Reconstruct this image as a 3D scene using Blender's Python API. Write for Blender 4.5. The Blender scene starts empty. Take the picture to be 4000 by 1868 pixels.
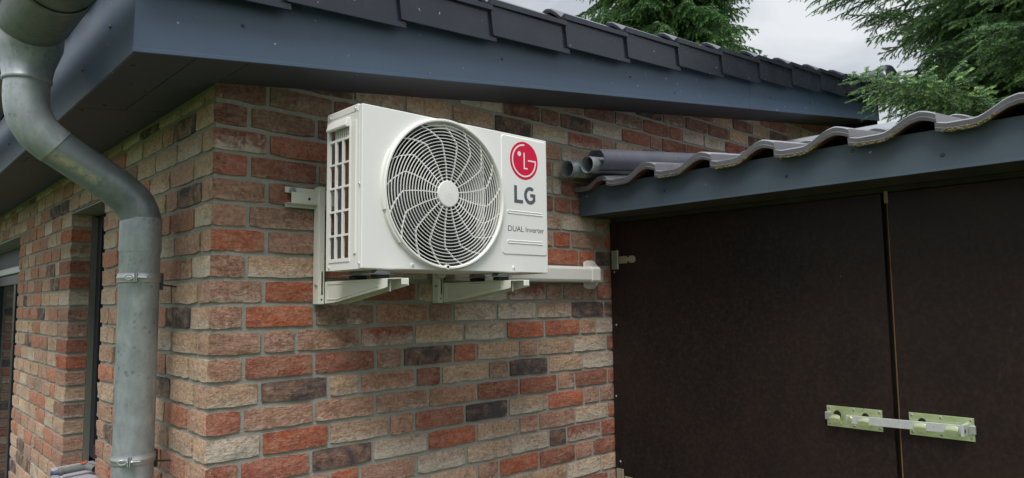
import bpy, bmesh, math, random
from mathutils import Vector, Matrix, Euler, noise as mnoise
R = random.Random(7)
S = bpy.context.scene
COL = S.collection
PI = math.pi

# ------------------------------------------------------------------ camera, world, sun, exposure
cd = bpy.data.cameras.new('camera')
cam = bpy.data.objects.new('camera', cd)
COL.objects.link(cam)
CR = Vector((0.7320051, -0.6811976, -0.0117598))
CU = Vector((-0.0511276, -0.0721368, 0.9960835))
CF = Vector((0.679378, 0.7285369, 0.0876325))
CP = Vector((-0.74772, -2.06687, 1.60043))
cam.matrix_world = Matrix(((CR.x, CU.x, -CF.x, CP.x), (CR.y, CU.y, -CF.y, CP.y), (CR.z, CU.z, -CF.z, CP.z), (0, 0, 0, 1)))
cd.sensor_width = 36
cd.lens = 24.866
cd.clip_start = 0.02
cd.clip_end = 600
S.camera = cam

SUN_EL, SUN_AZ = math.radians(57), math.radians(222)     # azimuth measured from +X, counter-clockwise
wd = bpy.data.worlds.new('World')
S.world = wd
wd.use_nodes = True
wn, wl = wd.node_tree.nodes, wd.node_tree.links
wn.clear()
wout = wn.new('ShaderNodeOutputWorld')
bgn = wn.new('ShaderNodeBackground'); bgn.inputs['Strength'].default_value = 0.10
bgc = wn.new('ShaderNodeBackground'); bgc.inputs['Strength'].default_value = 1.0
mixw = wn.new('ShaderNodeMixShader'); mixw.inputs[0].default_value = 0.93
sky = wn.new('ShaderNodeTexSky'); sky.sky_type = 'NISHITA'; sky.sun_disc = False
sky.sun_elevation = SUN_EL; sky.sun_rotation = math.radians(90) - SUN_AZ
tcw = wn.new('ShaderNodeTexCoord')
sep = wn.new('ShaderNodeSeparateXYZ'); wl.new(tcw.outputs['Generated'], sep.inputs[0])
mp = wn.new('ShaderNodeMapping'); mp.inputs['Scale'].default_value = (1.0, 1.0, 2.2); mp.inputs['Location'].default_value = (.35, .1, 0)
wl.new(tcw.outputs['Generated'], mp.inputs[0])
cn = wn.new('ShaderNodeTexNoise'); cn.inputs['Scale'].default_value = 2.6; cn.inputs['Detail'].default_value = 7; cn.inputs['Roughness'].default_value = .5
cn.inputs['Distortion'].default_value = .6
wl.new(mp.outputs[0], cn.inputs['Vector'])
cr = wn.new('ShaderNodeValToRGB')
cr.color_ramp.elements[0].position = .44; cr.color_ramp.elements[0].color = (.50, .535, .585, 1)
cr.color_ramp.elements[1].position = .58; cr.color_ramp.elements[1].color = (.80, .825, .85, 1)
wl.new(cn.outputs[0], cr.inputs[0])
mr = wn.new('ShaderNodeMapRange'); mr.inputs['From Min'].default_value = .42; mr.inputs['From Max'].default_value = .95
mr.inputs['To Min'].default_value = .92; mr.inputs['To Max'].default_value = 2.7
wl.new(sep.outputs['Z'], mr.inputs['Value'])
vm = wn.new('ShaderNodeVectorMath'); vm.operation = 'SCALE'
wl.new(cr.outputs[0], vm.inputs[0]); wl.new(mr.outputs[0], vm.inputs['Scale'])
wl.new(vm.outputs[0], bgc.inputs['Color']); wl.new(sky.outputs[0], bgn.inputs['Color'])
wl.new(bgn.outputs[0], mixw.inputs[1]); wl.new(bgc.outputs[0], mixw.inputs[2]); wl.new(mixw.outputs[0], wout.inputs[0])

sl = bpy.data.lights.new('sun', 'SUN'); sl.energy = 2.5; sl.angle = math.radians(24); sl.color = (1, .95, .91)
so = bpy.data.objects.new('sun', sl); COL.objects.link(so)
sd = Vector((math.cos(SUN_EL) * math.cos(SUN_AZ), math.cos(SUN_EL) * math.sin(SUN_AZ), math.sin(SUN_EL)))
so.rotation_euler = (-sd).to_track_quat('-Z', 'Y').to_euler()
so.location = (-3, -4, 8)
S.view_settings.view_transform = 'Standard'; S.view_settings.look = 'None'
S.view_settings.exposure = 0.24; S.view_settings.gamma = 1.0; S.view_settings.use_curve_mapping = False

# ------------------------------------------------------------------ object helpers
def ob(name, me, parent=None, loc=None, rot=None):
    o = bpy.data.objects.new(name, me)
    COL.objects.link(o)
    if parent: o.parent = parent
    if loc: o.location = loc
    if rot: o.rotation_euler = rot
    return o
def thing(name, label, cat, loc=(0, 0, 0), group=None):
    o = ob(name, None, None, loc)
    o.empty_display_size = .1
    o['label'] = label; o['category'] = cat
    if group: o['group'] = group
    return o

class MB:
    def __init__(s): s.v = []; s.f = []; s.m = []
    def add(s, vs, fs, mi=0):
        n = len(s.v); s.v += [tuple(x) for x in vs]
        for f in fs: s.f.append(tuple(i + n for i in f)); s.m.append(mi)
        return s
    def box(s, a, b, mi=0, M=None):
        x0, y0, z0 = a; x1, y1, z1 = b
        v = [Vector((x, y, z)) for z in (z0, z1) for y in (y0, y1) for x in (x0, x1)]
        if M is not None: v = [M @ q for q in v]
        return s.add(v, [(0, 2, 3, 1), (4, 5, 7, 6), (0, 1, 5, 4), (2, 6, 7, 3), (0, 4, 6, 2), (1, 3, 7, 5)], mi)
    def prism(s, poly, axis, a, b, mi=0):
        """poly of 2-d points extruded along an axis between a and b"""
        n = len(poly)
        def P(p, t):
            return {'x': (t, p[0], p[1]), 'y': (p[0], t, p[1]), 'z': (p[0], p[1], t)}[axis]
        v = [P(p, a) for p in poly] + [P(p, b) for p in poly]
        f = [tuple(range(n))[::-1], tuple(range(n, 2 * n))] + [(i, (i + 1) % n, n + (i + 1) % n, n + i) for i in range(n)]
        return s.add(v, f, mi)
    def tube(s, pts, rad, n=12, mi=0, caps=True):
        pts = [Vector(p) for p in pts]
        rads = rad if isinstance(rad, (list, tuple)) else [rad] * len(pts)
        rings = []; up = None
        for i, p in enumerate(pts):
            t = (pts[min(i + 1, len(pts) - 1)] - pts[max(i - 1, 0)]).normalized()
            if up is None:
                up = Vector((0, 0, 1)) if abs(t.z) < .9 else Vector((0, 1, 0))
            a = t.cross(up)
            if a.length < 1e-5: a = t.cross(Vector((1, 0, 0)))
            a.normalize(); b = a.cross(t).normalized(); up = b
            rings.append([p + (a * math.cos(2 * PI * k / n) + b * math.sin(2 * PI * k / n)) * rads[i] for k in range(n)])
        v = [q for r_ in rings for q in r_]
        f = []
        for i in range(len(pts) - 1):
            for k in range(n):
                k2 = (k + 1) % n
                f.append((i * n + k, i * n + k2, (i + 1) * n + k2, (i + 1) * n + k))
        if caps:
            f.append(tuple(range(n))[::-1]); f.append(tuple((len(pts) - 1) * n + k for k in range(n)))
        return s.add(v, f, mi)
    def cyl(s, a, b, r, n=16, mi=0, r2=None):
        return s.tube([a, b], [r, r if r2 is None else r2], n, mi)
    def grid(s, rows, mi=0, closed=False):
        """rows: list of equal-length point lists -> quad sheet"""
        n = len(rows[0]); v = [p for r_ in rows for p in r_]; f = []
        for i in range(len(rows) - 1):
            for k in range(n if closed else n - 1):
                k2 = (k + 1) % n
                f.append((i * n + k, i * n + k2, (i + 1) * n + k2, (i + 1) * n + k))
        return s.add(v, f, mi)
    def mesh(s, name, mats, smooth=None):
        me = bpy.data.meshes.new(name)
        me.from_pydata(s.v, [], s.f)
        for m in (mats if isinstance(mats, (list, tuple)) else [mats]): me.materials.append(m)
        if any(s.m): me.polygons.foreach_set('material_index', s.m)
        if smooth is not None:
            me.polygons.foreach_set('use_smooth', [True] * len(me.polygons))
            if smooth < 170: me.set_sharp_from_angle(angle=math.radians(smooth))
        me.update()
        return me
    def obj(s, name, mats, parent=None, smooth=None, bevel=0, seg=2, loc=None, rot=None):
        o = ob(name, s.mesh(name, mats, smooth), parent, loc, rot)
        if bevel:
            b = o.modifiers.new('b', 'BEVEL'); b.width = bevel; b.segments = seg; b.limit_method = 'ANGLE'; b.angle_limit = math.radians(40)
            b.harden_normals = False
        return o

# ------------------------------------------------------------------ material helpers
def base_mat(name, rough=.5, metal=0.0, spec=.5):
    m = bpy.data.materials.new(name); m.use_nodes = True
    nt = m.node_tree; b = nt.nodes['Principled BSDF']
    b.inputs['Roughness'].default_value = rough; b.inputs['Metallic'].default_value = metal
    b.inputs['Specular IOR Level'].default_value = spec
    return m, nt, b
def nd(nt, t, **k):
    n = nt.nodes.new(t)
    for a, v in k.items():
        if hasattr(n, a): setattr(n, a, v)
        else: n.inputs[a.replace('_', ' ')].default_value = v
    return n
def coord(nt, scale=(1, 1, 1), rot=(0, 0, 0), kind='Object'):
    tc = nt.nodes.new('ShaderNodeTexCoord'); mp_ = nt.nodes.new('ShaderNodeMapping')
    mp_.inputs['Scale'].default_value = scale; mp_.inputs['Rotation'].default_value = rot
    if kind == 'World':
        g = nt.nodes.new('ShaderNodeNewGeometry'); nt.links.new(g.outputs['Position'], mp_.inputs[0])
    else: nt.links.new(tc.outputs[kind], mp_.inputs[0])
    return mp_.outputs[0]
def noise(nt, vec, scale, detail=5, rough=.55, dist=0, ntype='FBM'):
    n = nt.nodes.new('ShaderNodeTexNoise'); n.noise_type = ntype
    n.inputs['Scale'].default_value = scale; n.inputs['Detail'].default_value = detail
    n.inputs['Roughness'].default_value = rough; n.inputs['Distortion'].default_value = dist
    nt.links.new(vec, n.inputs['Vector'])
    return n.outputs[0]
def ramp(nt, fac, stops):
    r_ = nt.nodes.new('ShaderNodeValToRGB'); e = r_.color_ramp.elements
    while len(e) < len(stops): e.new(.5)
    for i, (p, c) in enumerate(stops):
        e[i].position = p; e[i].color = (c if isinstance(c, (tuple, list)) else (c, c, c)) [:3] + (1,) if isinstance(c, tuple) else (c, c, c, 1)
    nt.links.new(fac, r_.inputs[0])
    return r_.outputs[0]
def mixc(nt, fac, a, b, mode='MIX'):
    m = nt.nodes.new('ShaderNodeMix'); m.data_type = 'RGBA'; m.blend_type = mode
    for sock, v in ((m.inputs[0], fac), (m.inputs[6], a), (m.inputs[7], b)):
        if isinstance(v, (int, float)): sock.default_value = v
        elif isinstance(v, tuple): sock.default_value = v + (1,) if len(v) == 3 else v
        else: nt.links.new(v, sock)
    return m.outputs[2]
def math_(nt, op, a, b=None, c=None, clamp=False):
    m = nt.nodes.new('ShaderNodeMath'); m.operation = op; m.use_clamp = clamp
    for i, v in enumerate((a, b, c)):
        if v is None: continue
        if isinstance(v, (int, float)): m.inputs[i].default_value = v
        else: nt.links.new(v, m.inputs[i])
    return m.outputs[0]
def bump(nt, b, h, strength=.5, dist=.002, prev=None):
    n = nt.nodes.new('ShaderNodeBump'); n.inputs['Strength'].default_value = strength; n.inputs['Distance'].default_value = dist
    nt.links.new(h, n.inputs['Height'])
    if prev: nt.links.new(prev, n.inputs['Normal'])
    nt.links.new(n.outputs[0], b.inputs['Normal'])
    return n.outputs[0]

def simple(name, col, rough=.5, metal=0, spec=.5, var=.12, vs=6, bs=0, bscale=60, spots=None, spot_scale=60, stretch=(1, 1, 1), kind='Object', rvar=.0):
    """plain coat with cloudy wear, optional pale specks, fine relief"""
    m, nt, b = base_mat(name, rough, metal, spec)
    v = coord(nt, stretch, kind=kind)
    n = noise(nt, v, vs, 6, .6)
    c = mixc(nt, n, tuple(x * (1 - var) for x in col), tuple(min(1, x * (1 + var)) for x in col))
    if spots:
        sp = noise(nt, v, spot_scale, 3, .5)
        c = mixc(nt, ramp(nt, sp, [(spots[1], 0.), (spots[1] + .025, 1.)]), c, spots[0])
    nt.links.new(c, b.inputs['Base Color'])
    if rvar:
        nt.links.new(math_(nt, 'MULTIPLY_ADD', n, rvar, rough - rvar / 2), b.inputs['Roughness'])
    if bs: bump(nt, b, noise(nt, v, bscale, 4, .6), bs, .001)
    return m

# ------------------------------------------------------------------ materials
def brick_material():
    m, nt, b = base_mat('handmade_brick', .9, 0, .25)
    L = nt.links
    col = nd(nt, 'ShaderNodeAttribute', attribute_name='tone')
    par = nd(nt, 'ShaderNodeAttribute', attribute_name='wear')
    ps = nt.nodes.new('ShaderNodeSeparateColor'); L.new(par.outputs['Color'], ps.inputs[0])
    geo = nt.nodes.new('ShaderNodeNewGeometry')
    off = nt.nodes.new('ShaderNodeCombineXYZ')
    sd_ = math_(nt, 'MULTIPLY', ps.outputs[2], 40)
    for i in range(3): L.new(sd_, off.inputs[i])
    va = nt.nodes.new('ShaderNodeVectorMath'); va.operation = 'ADD'; L.new(geo.outputs['Position'], va.inputs[0]); L.new(off.outputs[0], va.inputs[1])
    P = va.outputs[0]
    uv = nt.nodes.new('ShaderNodeUVMap'); uv.uv_map = 'UVMap'
    us = nt.nodes.new('ShaderNodeSeparateXYZ'); L.new(uv.outputs[0], us.inputs[0])
    mpa = nt.nodes.new('ShaderNodeMapping'); mpa.inputs['Scale'].default_value = (1, 1, 1.8); L.new(P, mpa.inputs[0])
    n1 = noise(nt, mpa.outputs[0], 19, 9, .74, .25)
    n2 = noise(nt, P, 90, 6, .7)
    n3 = noise(nt, P, 9, 4, .5, .5)
    c = mixc(nt, ramp(nt, n1, [(.36, 0.), (.66, 1.)]), col.outputs['Color'], mixc(nt, .45, col.outputs['Color'], (.55, .41, .295)))
    c = mixc(nt, ramp(nt, n2, [(.36, .8), (.60, 0.)]), c, mixc(nt, 1.0, c, (.50, .43, .40), 'MULTIPLY'))
    soot = noise(nt, P, 7, 7, .75, .4)
    c = mixc(nt, ramp(nt, soot, [(.52, 0.), (.70, .55)]), c, mixc(nt, 1.0, c, (.46, .42, .42), 'MULTIPLY'))
    # sandy / lime bloom: stronger near the lower edge
    wm = math_(nt, 'ADD', math_(nt, 'MULTIPLY', noise(nt, P, 30, 7, .72, 1.2), .8), math_(nt, 'MULTIPLY', us.outputs[1], -.28))
    wm = math_(nt, 'ADD', wm, math_(nt, 'MULTIPLY', ps.outputs[0], .62))
    wmask = ramp(nt, wm, [(.50, 0.), (.72, 1.)])
    pale = mixc(nt, n2, (.46, .39, .31), (.72, .66, .56))
    c = mixc(nt, math_(nt, 'MULTIPLY', wmask, .85), c, pale)
    # kiln-fired dark patches
    cm = math_(nt, 'ADD', noise(nt, P, 16, 6, .6, .8), math_(nt, 'MULTIPLY', ps.outputs[1], .62))
    c = mixc(nt, ramp(nt, cm, [(.66, 0.), (.86, .93)]), c, mixc(nt, n2, (.03, .03, .038), (.12, .10, .10)))
    # tiny white lime grains
    gr = noise(nt, P, 260, 2, .5)
    c = mixc(nt, ramp(nt, gr, [(.70, 0.), (.76, .8)]), c, (.72, .68, .6))
    # folds: stretched ridged noise
    mpv = nt.nodes.new('ShaderNodeMapping'); mpv.inputs['Scale'].default_value = (1, 1, 3.0); L.new(P, mpv.inputs[0])
    f1 = noise(nt, mpv.outputs[0], 15, 7, .66, .55)
    f2 = noise(nt, P, 120, 5, .7)
    folds = math_(nt, 'ABSOLUTE', math_(nt, 'SUBTRACT', f1, .5))
    crease = ramp(nt, folds, [(0., 0.), (.03, 1.)])
    cr_mask = ramp(nt, n3, [(.46, 0.), (.62, 1.)])
    crease2 = math_(nt, 'SUBTRACT', 1, math_(nt, 'MULTIPLY', math_(nt, 'SUBTRACT', 1, crease), cr_mask))
    c = mixc(nt, math_(nt, 'MULTIPLY', math_(nt, 'SUBTRACT', 1, crease2), .26), c, mixc(nt, 1., c, (.32, .26, .24), 'MULTIPLY'))  # painted shade: fold creases darkened in the colour as well as by bump
    L.new(c, b.inputs['Base Color'])
    h = math_(nt, 'ADD', math_(nt, 'MULTIPLY', f1, .9), math_(nt, 'ADD', math_(nt, 'MULTIPLY', crease2, .14), math_(nt, 'MULTIPLY', f2, .45)))
    bump(nt, b, h, 1.0, .010)
    return m
def mortar_material():
    m, nt, b = base_mat('mortar', .95, 0, .2)
    P = coord(nt, kind='World')
    n = noise(nt, P, 5, 5, .6); n2 = noise(nt, P, 240, 4, .7)
    c = mixc(nt, n, (.29, .287, .245), (.41, .402, .35))
    c = mixc(nt, ramp(nt, n2, [(.35, .7), (.6, 0.)]), c, (.25, .25, .22))
    c = mixc(nt, ramp(nt, noise(nt, P, 18, 5, .7), [(.58, 0.), (.72, .6)]), c, (.52, .52, .48))
    nt.links.new(c, b.inputs['Base Color'])
    bump(nt, b, math_(nt, 'ADD', n2, noise(nt, P, 45, 4, .6)), .9, .004)
    return m
M_BRICK = brick_material()
M_MORTAR = mortar_material()

def coat(name, col, rough, scratch=True):
    """powder-coated sheet metal: faint clouding, pale bird/lime specks, short scratches"""
    m, nt, b = base_mat(name, rough, 0, .45)
    P = coord(nt, kind='World')
    n = noise(nt, P, 3.2, 6, .6)
    c = mixc(nt, n, tuple(x * .82 for x in col), tuple(x * 1.22 for x in col))
    fine = noise(nt, P, 420, 2, .6)
    c = mixc(nt, ramp(nt, fine, [(.4, 0.), (.7, .35)]), c, tuple(x * 1.5 for x in col))
    if scratch:
        s1 = noise(nt, P, 46, 2, .4)
        c = mixc(nt, ramp(nt, s1, [(.757, 0.), (.775, .75)]), c, (.4, .42, .42))
        P2 = coord(nt, (1, 1, .35), (0.3, .6, .2), kind='World')
        s2 = noise(nt, P2, 60, 2, .4, .4)
        c = mixc(nt, ramp(nt, s2, [(.755, 0.), (.77, .5)]), c, (.35, .37, .38))
    nt.links.new(c, b.inputs['Base Color'])
    nt.links.new(math_(nt, 'MULTIPLY_ADD', n, .14, rough - .07), b.inputs['Roughness'])
    bump(nt, b, fine, .12, .0005)
    return m
M_FASCIA = coat('anthracite_coat', (.052, .080, .124), .42)
M_FASCIA2 = coat('anthracite_coat_garage', (.050, .073, .094), .5)
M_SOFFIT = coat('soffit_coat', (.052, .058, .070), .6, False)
M_SCREW = simple('screw_dark', (.06, .07, .08), .35, .6)
M_TILE = simple('glazed_roof_tile', (.018, .020, .030), .26, 0, .5, .3, 9, .25, 90, ((.45, .45, .42), .735), 55, kind='World', rvar=.2)
M_TILE2 = simple('brown_glazed_pantile', (.135, .135, .148), .24, 0, .6, .35, 14, .3, 70, ((.30, .26, .16), .70), 40, kind='World', rvar=.25)
M_TILE_RAW = simple('raw_clay_underside', (.16, .055, .03), .85, var=.3, vs=30, kind='World')
M_WHITE = simple('ac_enamel', (.72, .72, .69), .38, 0, .45, .03, 4, .06, 500, ((.5, .48, .42), .785), 40, kind='World')
M_WHITE2 = simple('ac_plastic', (.72, .72, .685), .42, 0, .4, .04, 5, kind='World')
M_BRACKET = simple('bracket_enamel', (.67, .68, .60), .45, 0, .4, .08, 7, .1, 200, ((.35, .33, .24), .74), 30, kind='World')
M_DUCT = simple('duct_plastic', (.66, .65, .60), .4, 0, .45, .04, 4, kind='World')
M_BLACK = simple('black_plastic', (.012, .012, .014), .45, 0, .4, .3, 20)
M_RUBBER = simple('rubber', (.03, .03, .03), .8, 0, .3)
M_FANBLADE = simple('fan_plastic', (.012, .013, .016), .35, 0, .4, .15, 8)
M_STEEL = simple('bright_steel', (.42, .44, .44), .38, .6, .5, .15, 40, .15, 150)
M_LEAD = simple('galvanised_lintel', (.22, .25, .21), .55, .4, .4, .25, 20, kind='World')
M_FRAME = simple('window_frame_paint', (.022, .026, .032), .4, 0, .4, .15, 8, kind='World')
M_SILL = simple('bluestone', (.38, .365, .40), .7, 0, .4, .18, 12, .4, 60, kind='World')
M_ALU = simple('brushed_alu', (.45, .46, .44), .4, .5, .5, .1, 10, kind='World')
M_LOGO = simple('logo_red', (.58, .006, .045), .45, 0, .25, .03)
M_INK = simple('grey_ink', (.088, .098, .115), .4, 0, .4, .05)
M_INK2 = simple('blue_grey_ink', (.035, .05, .085), .4, 0, .4, .05)
M_WPRINT = simple('white_print', (.70, .70, .68), .38, 0, .4, .02)
M_HOSE = simple('hose_grip', (.17, .185, .175), .6, 0, .4, .2, 60, .5, 300)
M_TIE = simple('orange_tie', (.62, .13, .07), .5)
M_CREAM = simple('cream_plastic', (.6, .55, .45), .5)

def zinc(name, dark, light, spots=True, rough=.42):
    m, nt, b = base_mat(name, rough, .3, .5)
    P = coord(nt, kind='World')
    n = noise(nt, P, 9, 6, .65, .3)
    Pv = coord(nt, (1, 1, .35), kind='World')
    st = noise(nt, Pv, 42, 4, .6)
    c = mixc(nt, ramp(nt, n, [(.3, 0.), (.7, 1.)]), dark, light)
    c = mixc(nt, ramp(nt, st, [(.35, .35), (.6, 0.)]), c, tuple(x * .6 for x in dark))
    if spots:
        v = nd(nt, 'ShaderNodeTexVoronoi', Scale=70.0); nt.links.new(P, v.inputs['Vector'])
        rnd = nt.nodes.new('ShaderNodeSeparateColor'); nt.links.new(v.outputs['Color'], rnd.inputs[0])
        spot = math_(nt, 'LESS_THAN', v.outputs['Distance'], math_(nt, 'MULTIPLY', rnd.outputs[0], .46))
        zone = ramp(nt, noise(nt, P, 6, 3, .5), [(.45, 0.), (.62, 1.)])
        c = mixc(nt, math_(nt, 'MULTIPLY', math_(nt, 'MULTIPLY', spot, zone), .6), c, tuple(x * .55 for x in dark))
    nt.links.new(c, b.inputs['Base Color'])
    nt.links.new(math_(nt, 'MULTIPLY_ADD', n, .25, rough - .1), b.inputs['Roughness'])
    bump(nt, b, math_(nt, 'ADD', st, n), .15, .0015)
    return m
M_ZINC = zinc('weathered_zinc', (.29, .325, .345), (.50, .54, .56))
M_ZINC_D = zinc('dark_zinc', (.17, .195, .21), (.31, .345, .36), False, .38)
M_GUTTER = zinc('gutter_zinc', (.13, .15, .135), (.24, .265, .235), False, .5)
M_ZINC_BAND = None
def banded_zinc():
    m, nt, b = base_mat('pale_band_zinc', .5, .35, .5)
    P = coord(nt, kind='World')
    g = nt.nodes.new('ShaderNodeNewGeometry'); s_ = nt.nodes.new('ShaderNodeSeparateXYZ'); nt.links.new(g.outputs['Position'], s_.inputs[0])
    n = noise(nt, P, 60, 6, .7)
    c = mixc(nt, noise(nt, P, 12, 5, .6), (.14, .17, .18), (.30, .335, .345))
    # pale speckled band along the lower flank of the slanting pipe
    ax = math_(nt, 'MULTIPLY_ADD', s_.outputs[0], .57, s_.outputs[2])      # height across the slanting pipe
    band = ramp(nt, math_(nt, 'ABSOLUTE', math_(nt, 'SUBTRACT', ax, 1.825)), [(0.004, 1.), (.02, 0.)])
    c = mixc(nt, math_(nt, 'MULTIPLY', band, ramp(nt, n, [(.35, 0.), (.55, .9)])), c, (.50, .47, .31))
    nt.links.new(c, b.inputs['Base Color'])
    bump(nt, b, n, .3, .0015)
    return m
M_ZINC_BAND = banded_zinc()

def plywood():
    m, nt, b = base_mat('filmed_plywood', .42, 0, .15)
    P = coord(nt, kind='World')
    Pv = coord(nt, (1, 1, .22), kind='World')
    n = noise(nt, P, 1.5, 7, .62, .3)
    g = noise(nt, P, 70, 6, .75)
    st = noise(nt, Pv, 60, 4, .65)
    c = mixc(nt, ramp(nt, n, [(.3, 0.), (.7, 1.)]), (.0085, .0078, .0082), (.026, .0152, .0118))
    c = mixc(nt, ramp(nt, g, [(.45, 0.), (.75, .6)]), c, (.042, .027, .021))
    c = mixc(nt, ramp(nt, st, [(.58, 0.), (.75, .16)]), c, (.06, .05, .045))
    # cobweb / paint flecks
    fl = noise(nt, P, 24, 4, .75, 1.5)
    c = mixc(nt, ramp(nt, fl, [(.745, 0.), (.77, .55)]), c, (.25, .25, .24))
    nt.links.new(c, b.inputs['Base Color'])
    nt.links.new(math_(nt, 'MULTIPLY_ADD', g, .25, .28), b.inputs['Roughness'])
    bump(nt, b, math_(nt, 'ADD', st, g), .22, .001)
    return m
M_PLY = plywood()
M_PLYEDGE = simple('plywood_edge', (.13, .065, .032), .8, 0, .3, .4, 30, .4, 90, kind='World')
M_DIRT = simple('mossy_timber', (.045, .045, .03), .9, 0, .2, .6, 14, .4, 60, kind='World')

def glass_mat(name='window_glass'):
    m, nt, b = base_mat(name, .04, 0, .6)
    b.inputs['Specular IOR Level'].default_value = .22
    P = coord(nt, kind='World')
    c = mixc(nt, noise(nt, P, 5, 4, .6), (.010, .014, .016), (.022, .028, .03))
    nt.links.new(c, b.inputs['Base Color'])
    nt.links.new(math_(nt, 'MULTIPLY_ADD', noise(nt, P, 3, 3, .5), .06, .02), b.inputs['Roughness'])
    return m
M_GLASS = glass_mat()
def zinc_plate():
    m, nt, b = base_mat('zinc_plate_lawn_tint', .26, .85, .5)
    P = coord(nt, kind='World')
    n = noise(nt, P, 40, 5, .6, .5)
    nt.links.new(mixc(nt, n, (.62, .72, .38), (.84, .90, .62)), b.inputs['Base Color'])  # yellowish zinc, with the green lawn reflection put into the base colour
    nt.links.new(math_(nt, 'MULTIPLY_ADD', n, .2, .2), b.inputs['Roughness'])
    bump(nt, b, n, .1, .0005)
    return m
M_PLATE = zinc_plate()
M_GALV = simple('galvanised_bar', (.66, .68, .68), .4, .6, .5, .18, 60, .2, 200, ((.25, .25, .25), .68), 90, kind='World')
M_HINGE = simple('brass_coloured_hinge', (.38, .38, .27), .45, .6, .5, .2, 50, .2, 200)

# ------------------------------------------------------------------ ground
def lawn():
    m, nt, b = base_mat('lawn', .9, 0, .2)
    P = coord(nt, kind='World')
    c = mixc(nt, noise(nt, P, 1.3, 8, .7), (.038, .075, .013), (.08, .13, .024))
    c = mixc(nt, ramp(nt, noise(nt, P, 60, 4, .7), [(.4, .5), (.7, 0.)]), c, (.03, .06, .012))
    nt.links.new(c, b.inputs['Base Color'])
    bump(nt, b, noise(nt, P, 80, 5, .7), 1., .02)
    return m
g = MB(); g.add([(-150, -150, 0), (150, -150, 0), (150, 150, 0), (-150, 150, 0)], [(0, 1, 2, 3)])
go = g.obj('ground', lawn()); go['kind'] = 'structure'
M_PAVE = simple('concrete_paving', (.15, .145, .135), .85, 0, .3, .15, 3, .4, 90, kind='World')
g = MB(); g.box((-.9, -.85, -.1), (1.78, -.02, .03)); g.box((.45, -3.2, -.1), (1.78, -.86, .03)); g.box((-.9, -.01, -.1), (-.02, 8, .03))
go = g.obj('pavement', M_PAVE, bevel=.004); go['kind'] = 'structure'

# ------------------------------------------------------------------ brick walls
C = .075; Z0 = 2.2                                             # course height, top of course 0
TONE = {'R': (.47, .125, .062), 'r': (.34, .105, .072), 'p': (.43, .240, .170), 't': (.52, .350, .235), 'w': (.50, .38, .28),
        'q': (.30, .090, .066), 'k': (.20, .105, .078), 'b': (.25, .145, .11), 'd': (.20, .080, .068), 'y': (.60, .47, .28)}  # d: dark red, with the shade under the eaves kept in its colour
WEAR = {'R': (.02, 0), 'r': (.06, .02), 'p': (.22, .03), 't': (.36, .02), 'w': (.56, 0), 'q': (.42, 0), 'k': (.08, .44), 'b': (.20, .12), 'd': (.06, .10), 'y': (.55, 0)}
FRONT = {-6:'2942d 3167t',-5:'2245b 2452d 2676d 2894t 3118k',-4:'1637d 1855b 2079r 2301r 2415w 2626w 2850r 3071q',
-3:'1141d 1357d 1477k 1688w 1907r 2128p 2230r 2461q',-2:'458t 665t 878t 1092k 1302w 1526q 1746p 1854w 2070R',-1:'161b 383d 1476w',
0:'104b 325d 1420w 1530q',1:'164r 385d 1420w 1475r',2:'106r 330p 1430r 1537r',3:'163r 272r 494p 1474w 1694p',4:'105p 326p 1420R 1533p',
5:'163p 385r 1360R 1582R 1690k',6:'103t 328r 1747r',7:'158R 380r 493r 717t 973w 1153q 1369p 1473p 1694r',
8:'100R 324b 546p 768p 879w 1095w 1313t 1525k 1745k',9:'157p 265p 488q 706t 929w 1144R 1361R 1581p 1689w',
10:'102r 325r 550p 658k 880R 992t 1209p 1320t 1540w 1757r',11:'152k 377t 489p 712r 825t 1049p 1157k 1380t 1596w',
12:'101p 327p 548p 768p 991r 1211r 1430p 1541r 1760r',13:'159R 380t 602p 708r 933k 1150t 1372R 1597p 1702p',
14:'96r 318k 541w 764R 989t 1206p 1318p 1539w 1755r',15:'160p 385R 493p 715w 938t 1159w 1376k 1484q 1705r',
16:'102R 324p 545t 767t 992p 1100R 1317r 1537p 1648r',17:'160p 382k 600p 822r 1045t 1270t 1482w 1703t',18:'102r 1750p'}
FIRST = {-1:'d',0:'d',1:'q',2:'r',3:'p',4:'p',5:'R',6:'p',7:'p',8:'p',9:'p',10:'p',11:'t',12:'r',13:'w',14:'r',15:'p',16:'r'}
SIDE = {-1:'86t 300t',0:'161k 362p 475t',1:'96t 320t',2:'163p 385t',3:'94k 307p 420t',4:'147r 366r',5:'91p 318w',6:'156p 261r',7:'101t 333t',
8:'162k 380R',9:'100t 322w',10:'160t 372r',11:'110t 328k',12:'166R 376t',13:'111t 328p',14:'174r 395R'}
SFIRST = {0:'t',1:'t',2:'t',3:'p',4:'y',5:'p',6:'y',7:'p',8:'t',9:'p',10:'t',11:'p',12:'p',13:'t',14:'p'}
def pick(w): 
    s_ = sum(x[1] for x in w); t = R.random() * s_
    for k_, v_ in w:
        t -= v_
        if t <= 0: return k_
    return w[0][0]
WF = [('R', 2), ('r', 3), ('p', 4), ('t', 3), ('w', 1.6), ('q', .9), ('k', 1.2), ('b', .8)]
WS = [('p', 3.8), ('t', 3.2), ('R', 2.6), ('r', 1.4), ('w', .5), ('y', .7), ('k', 1.0), ('b', .5)]
ST, HD = .2217, .111
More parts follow.
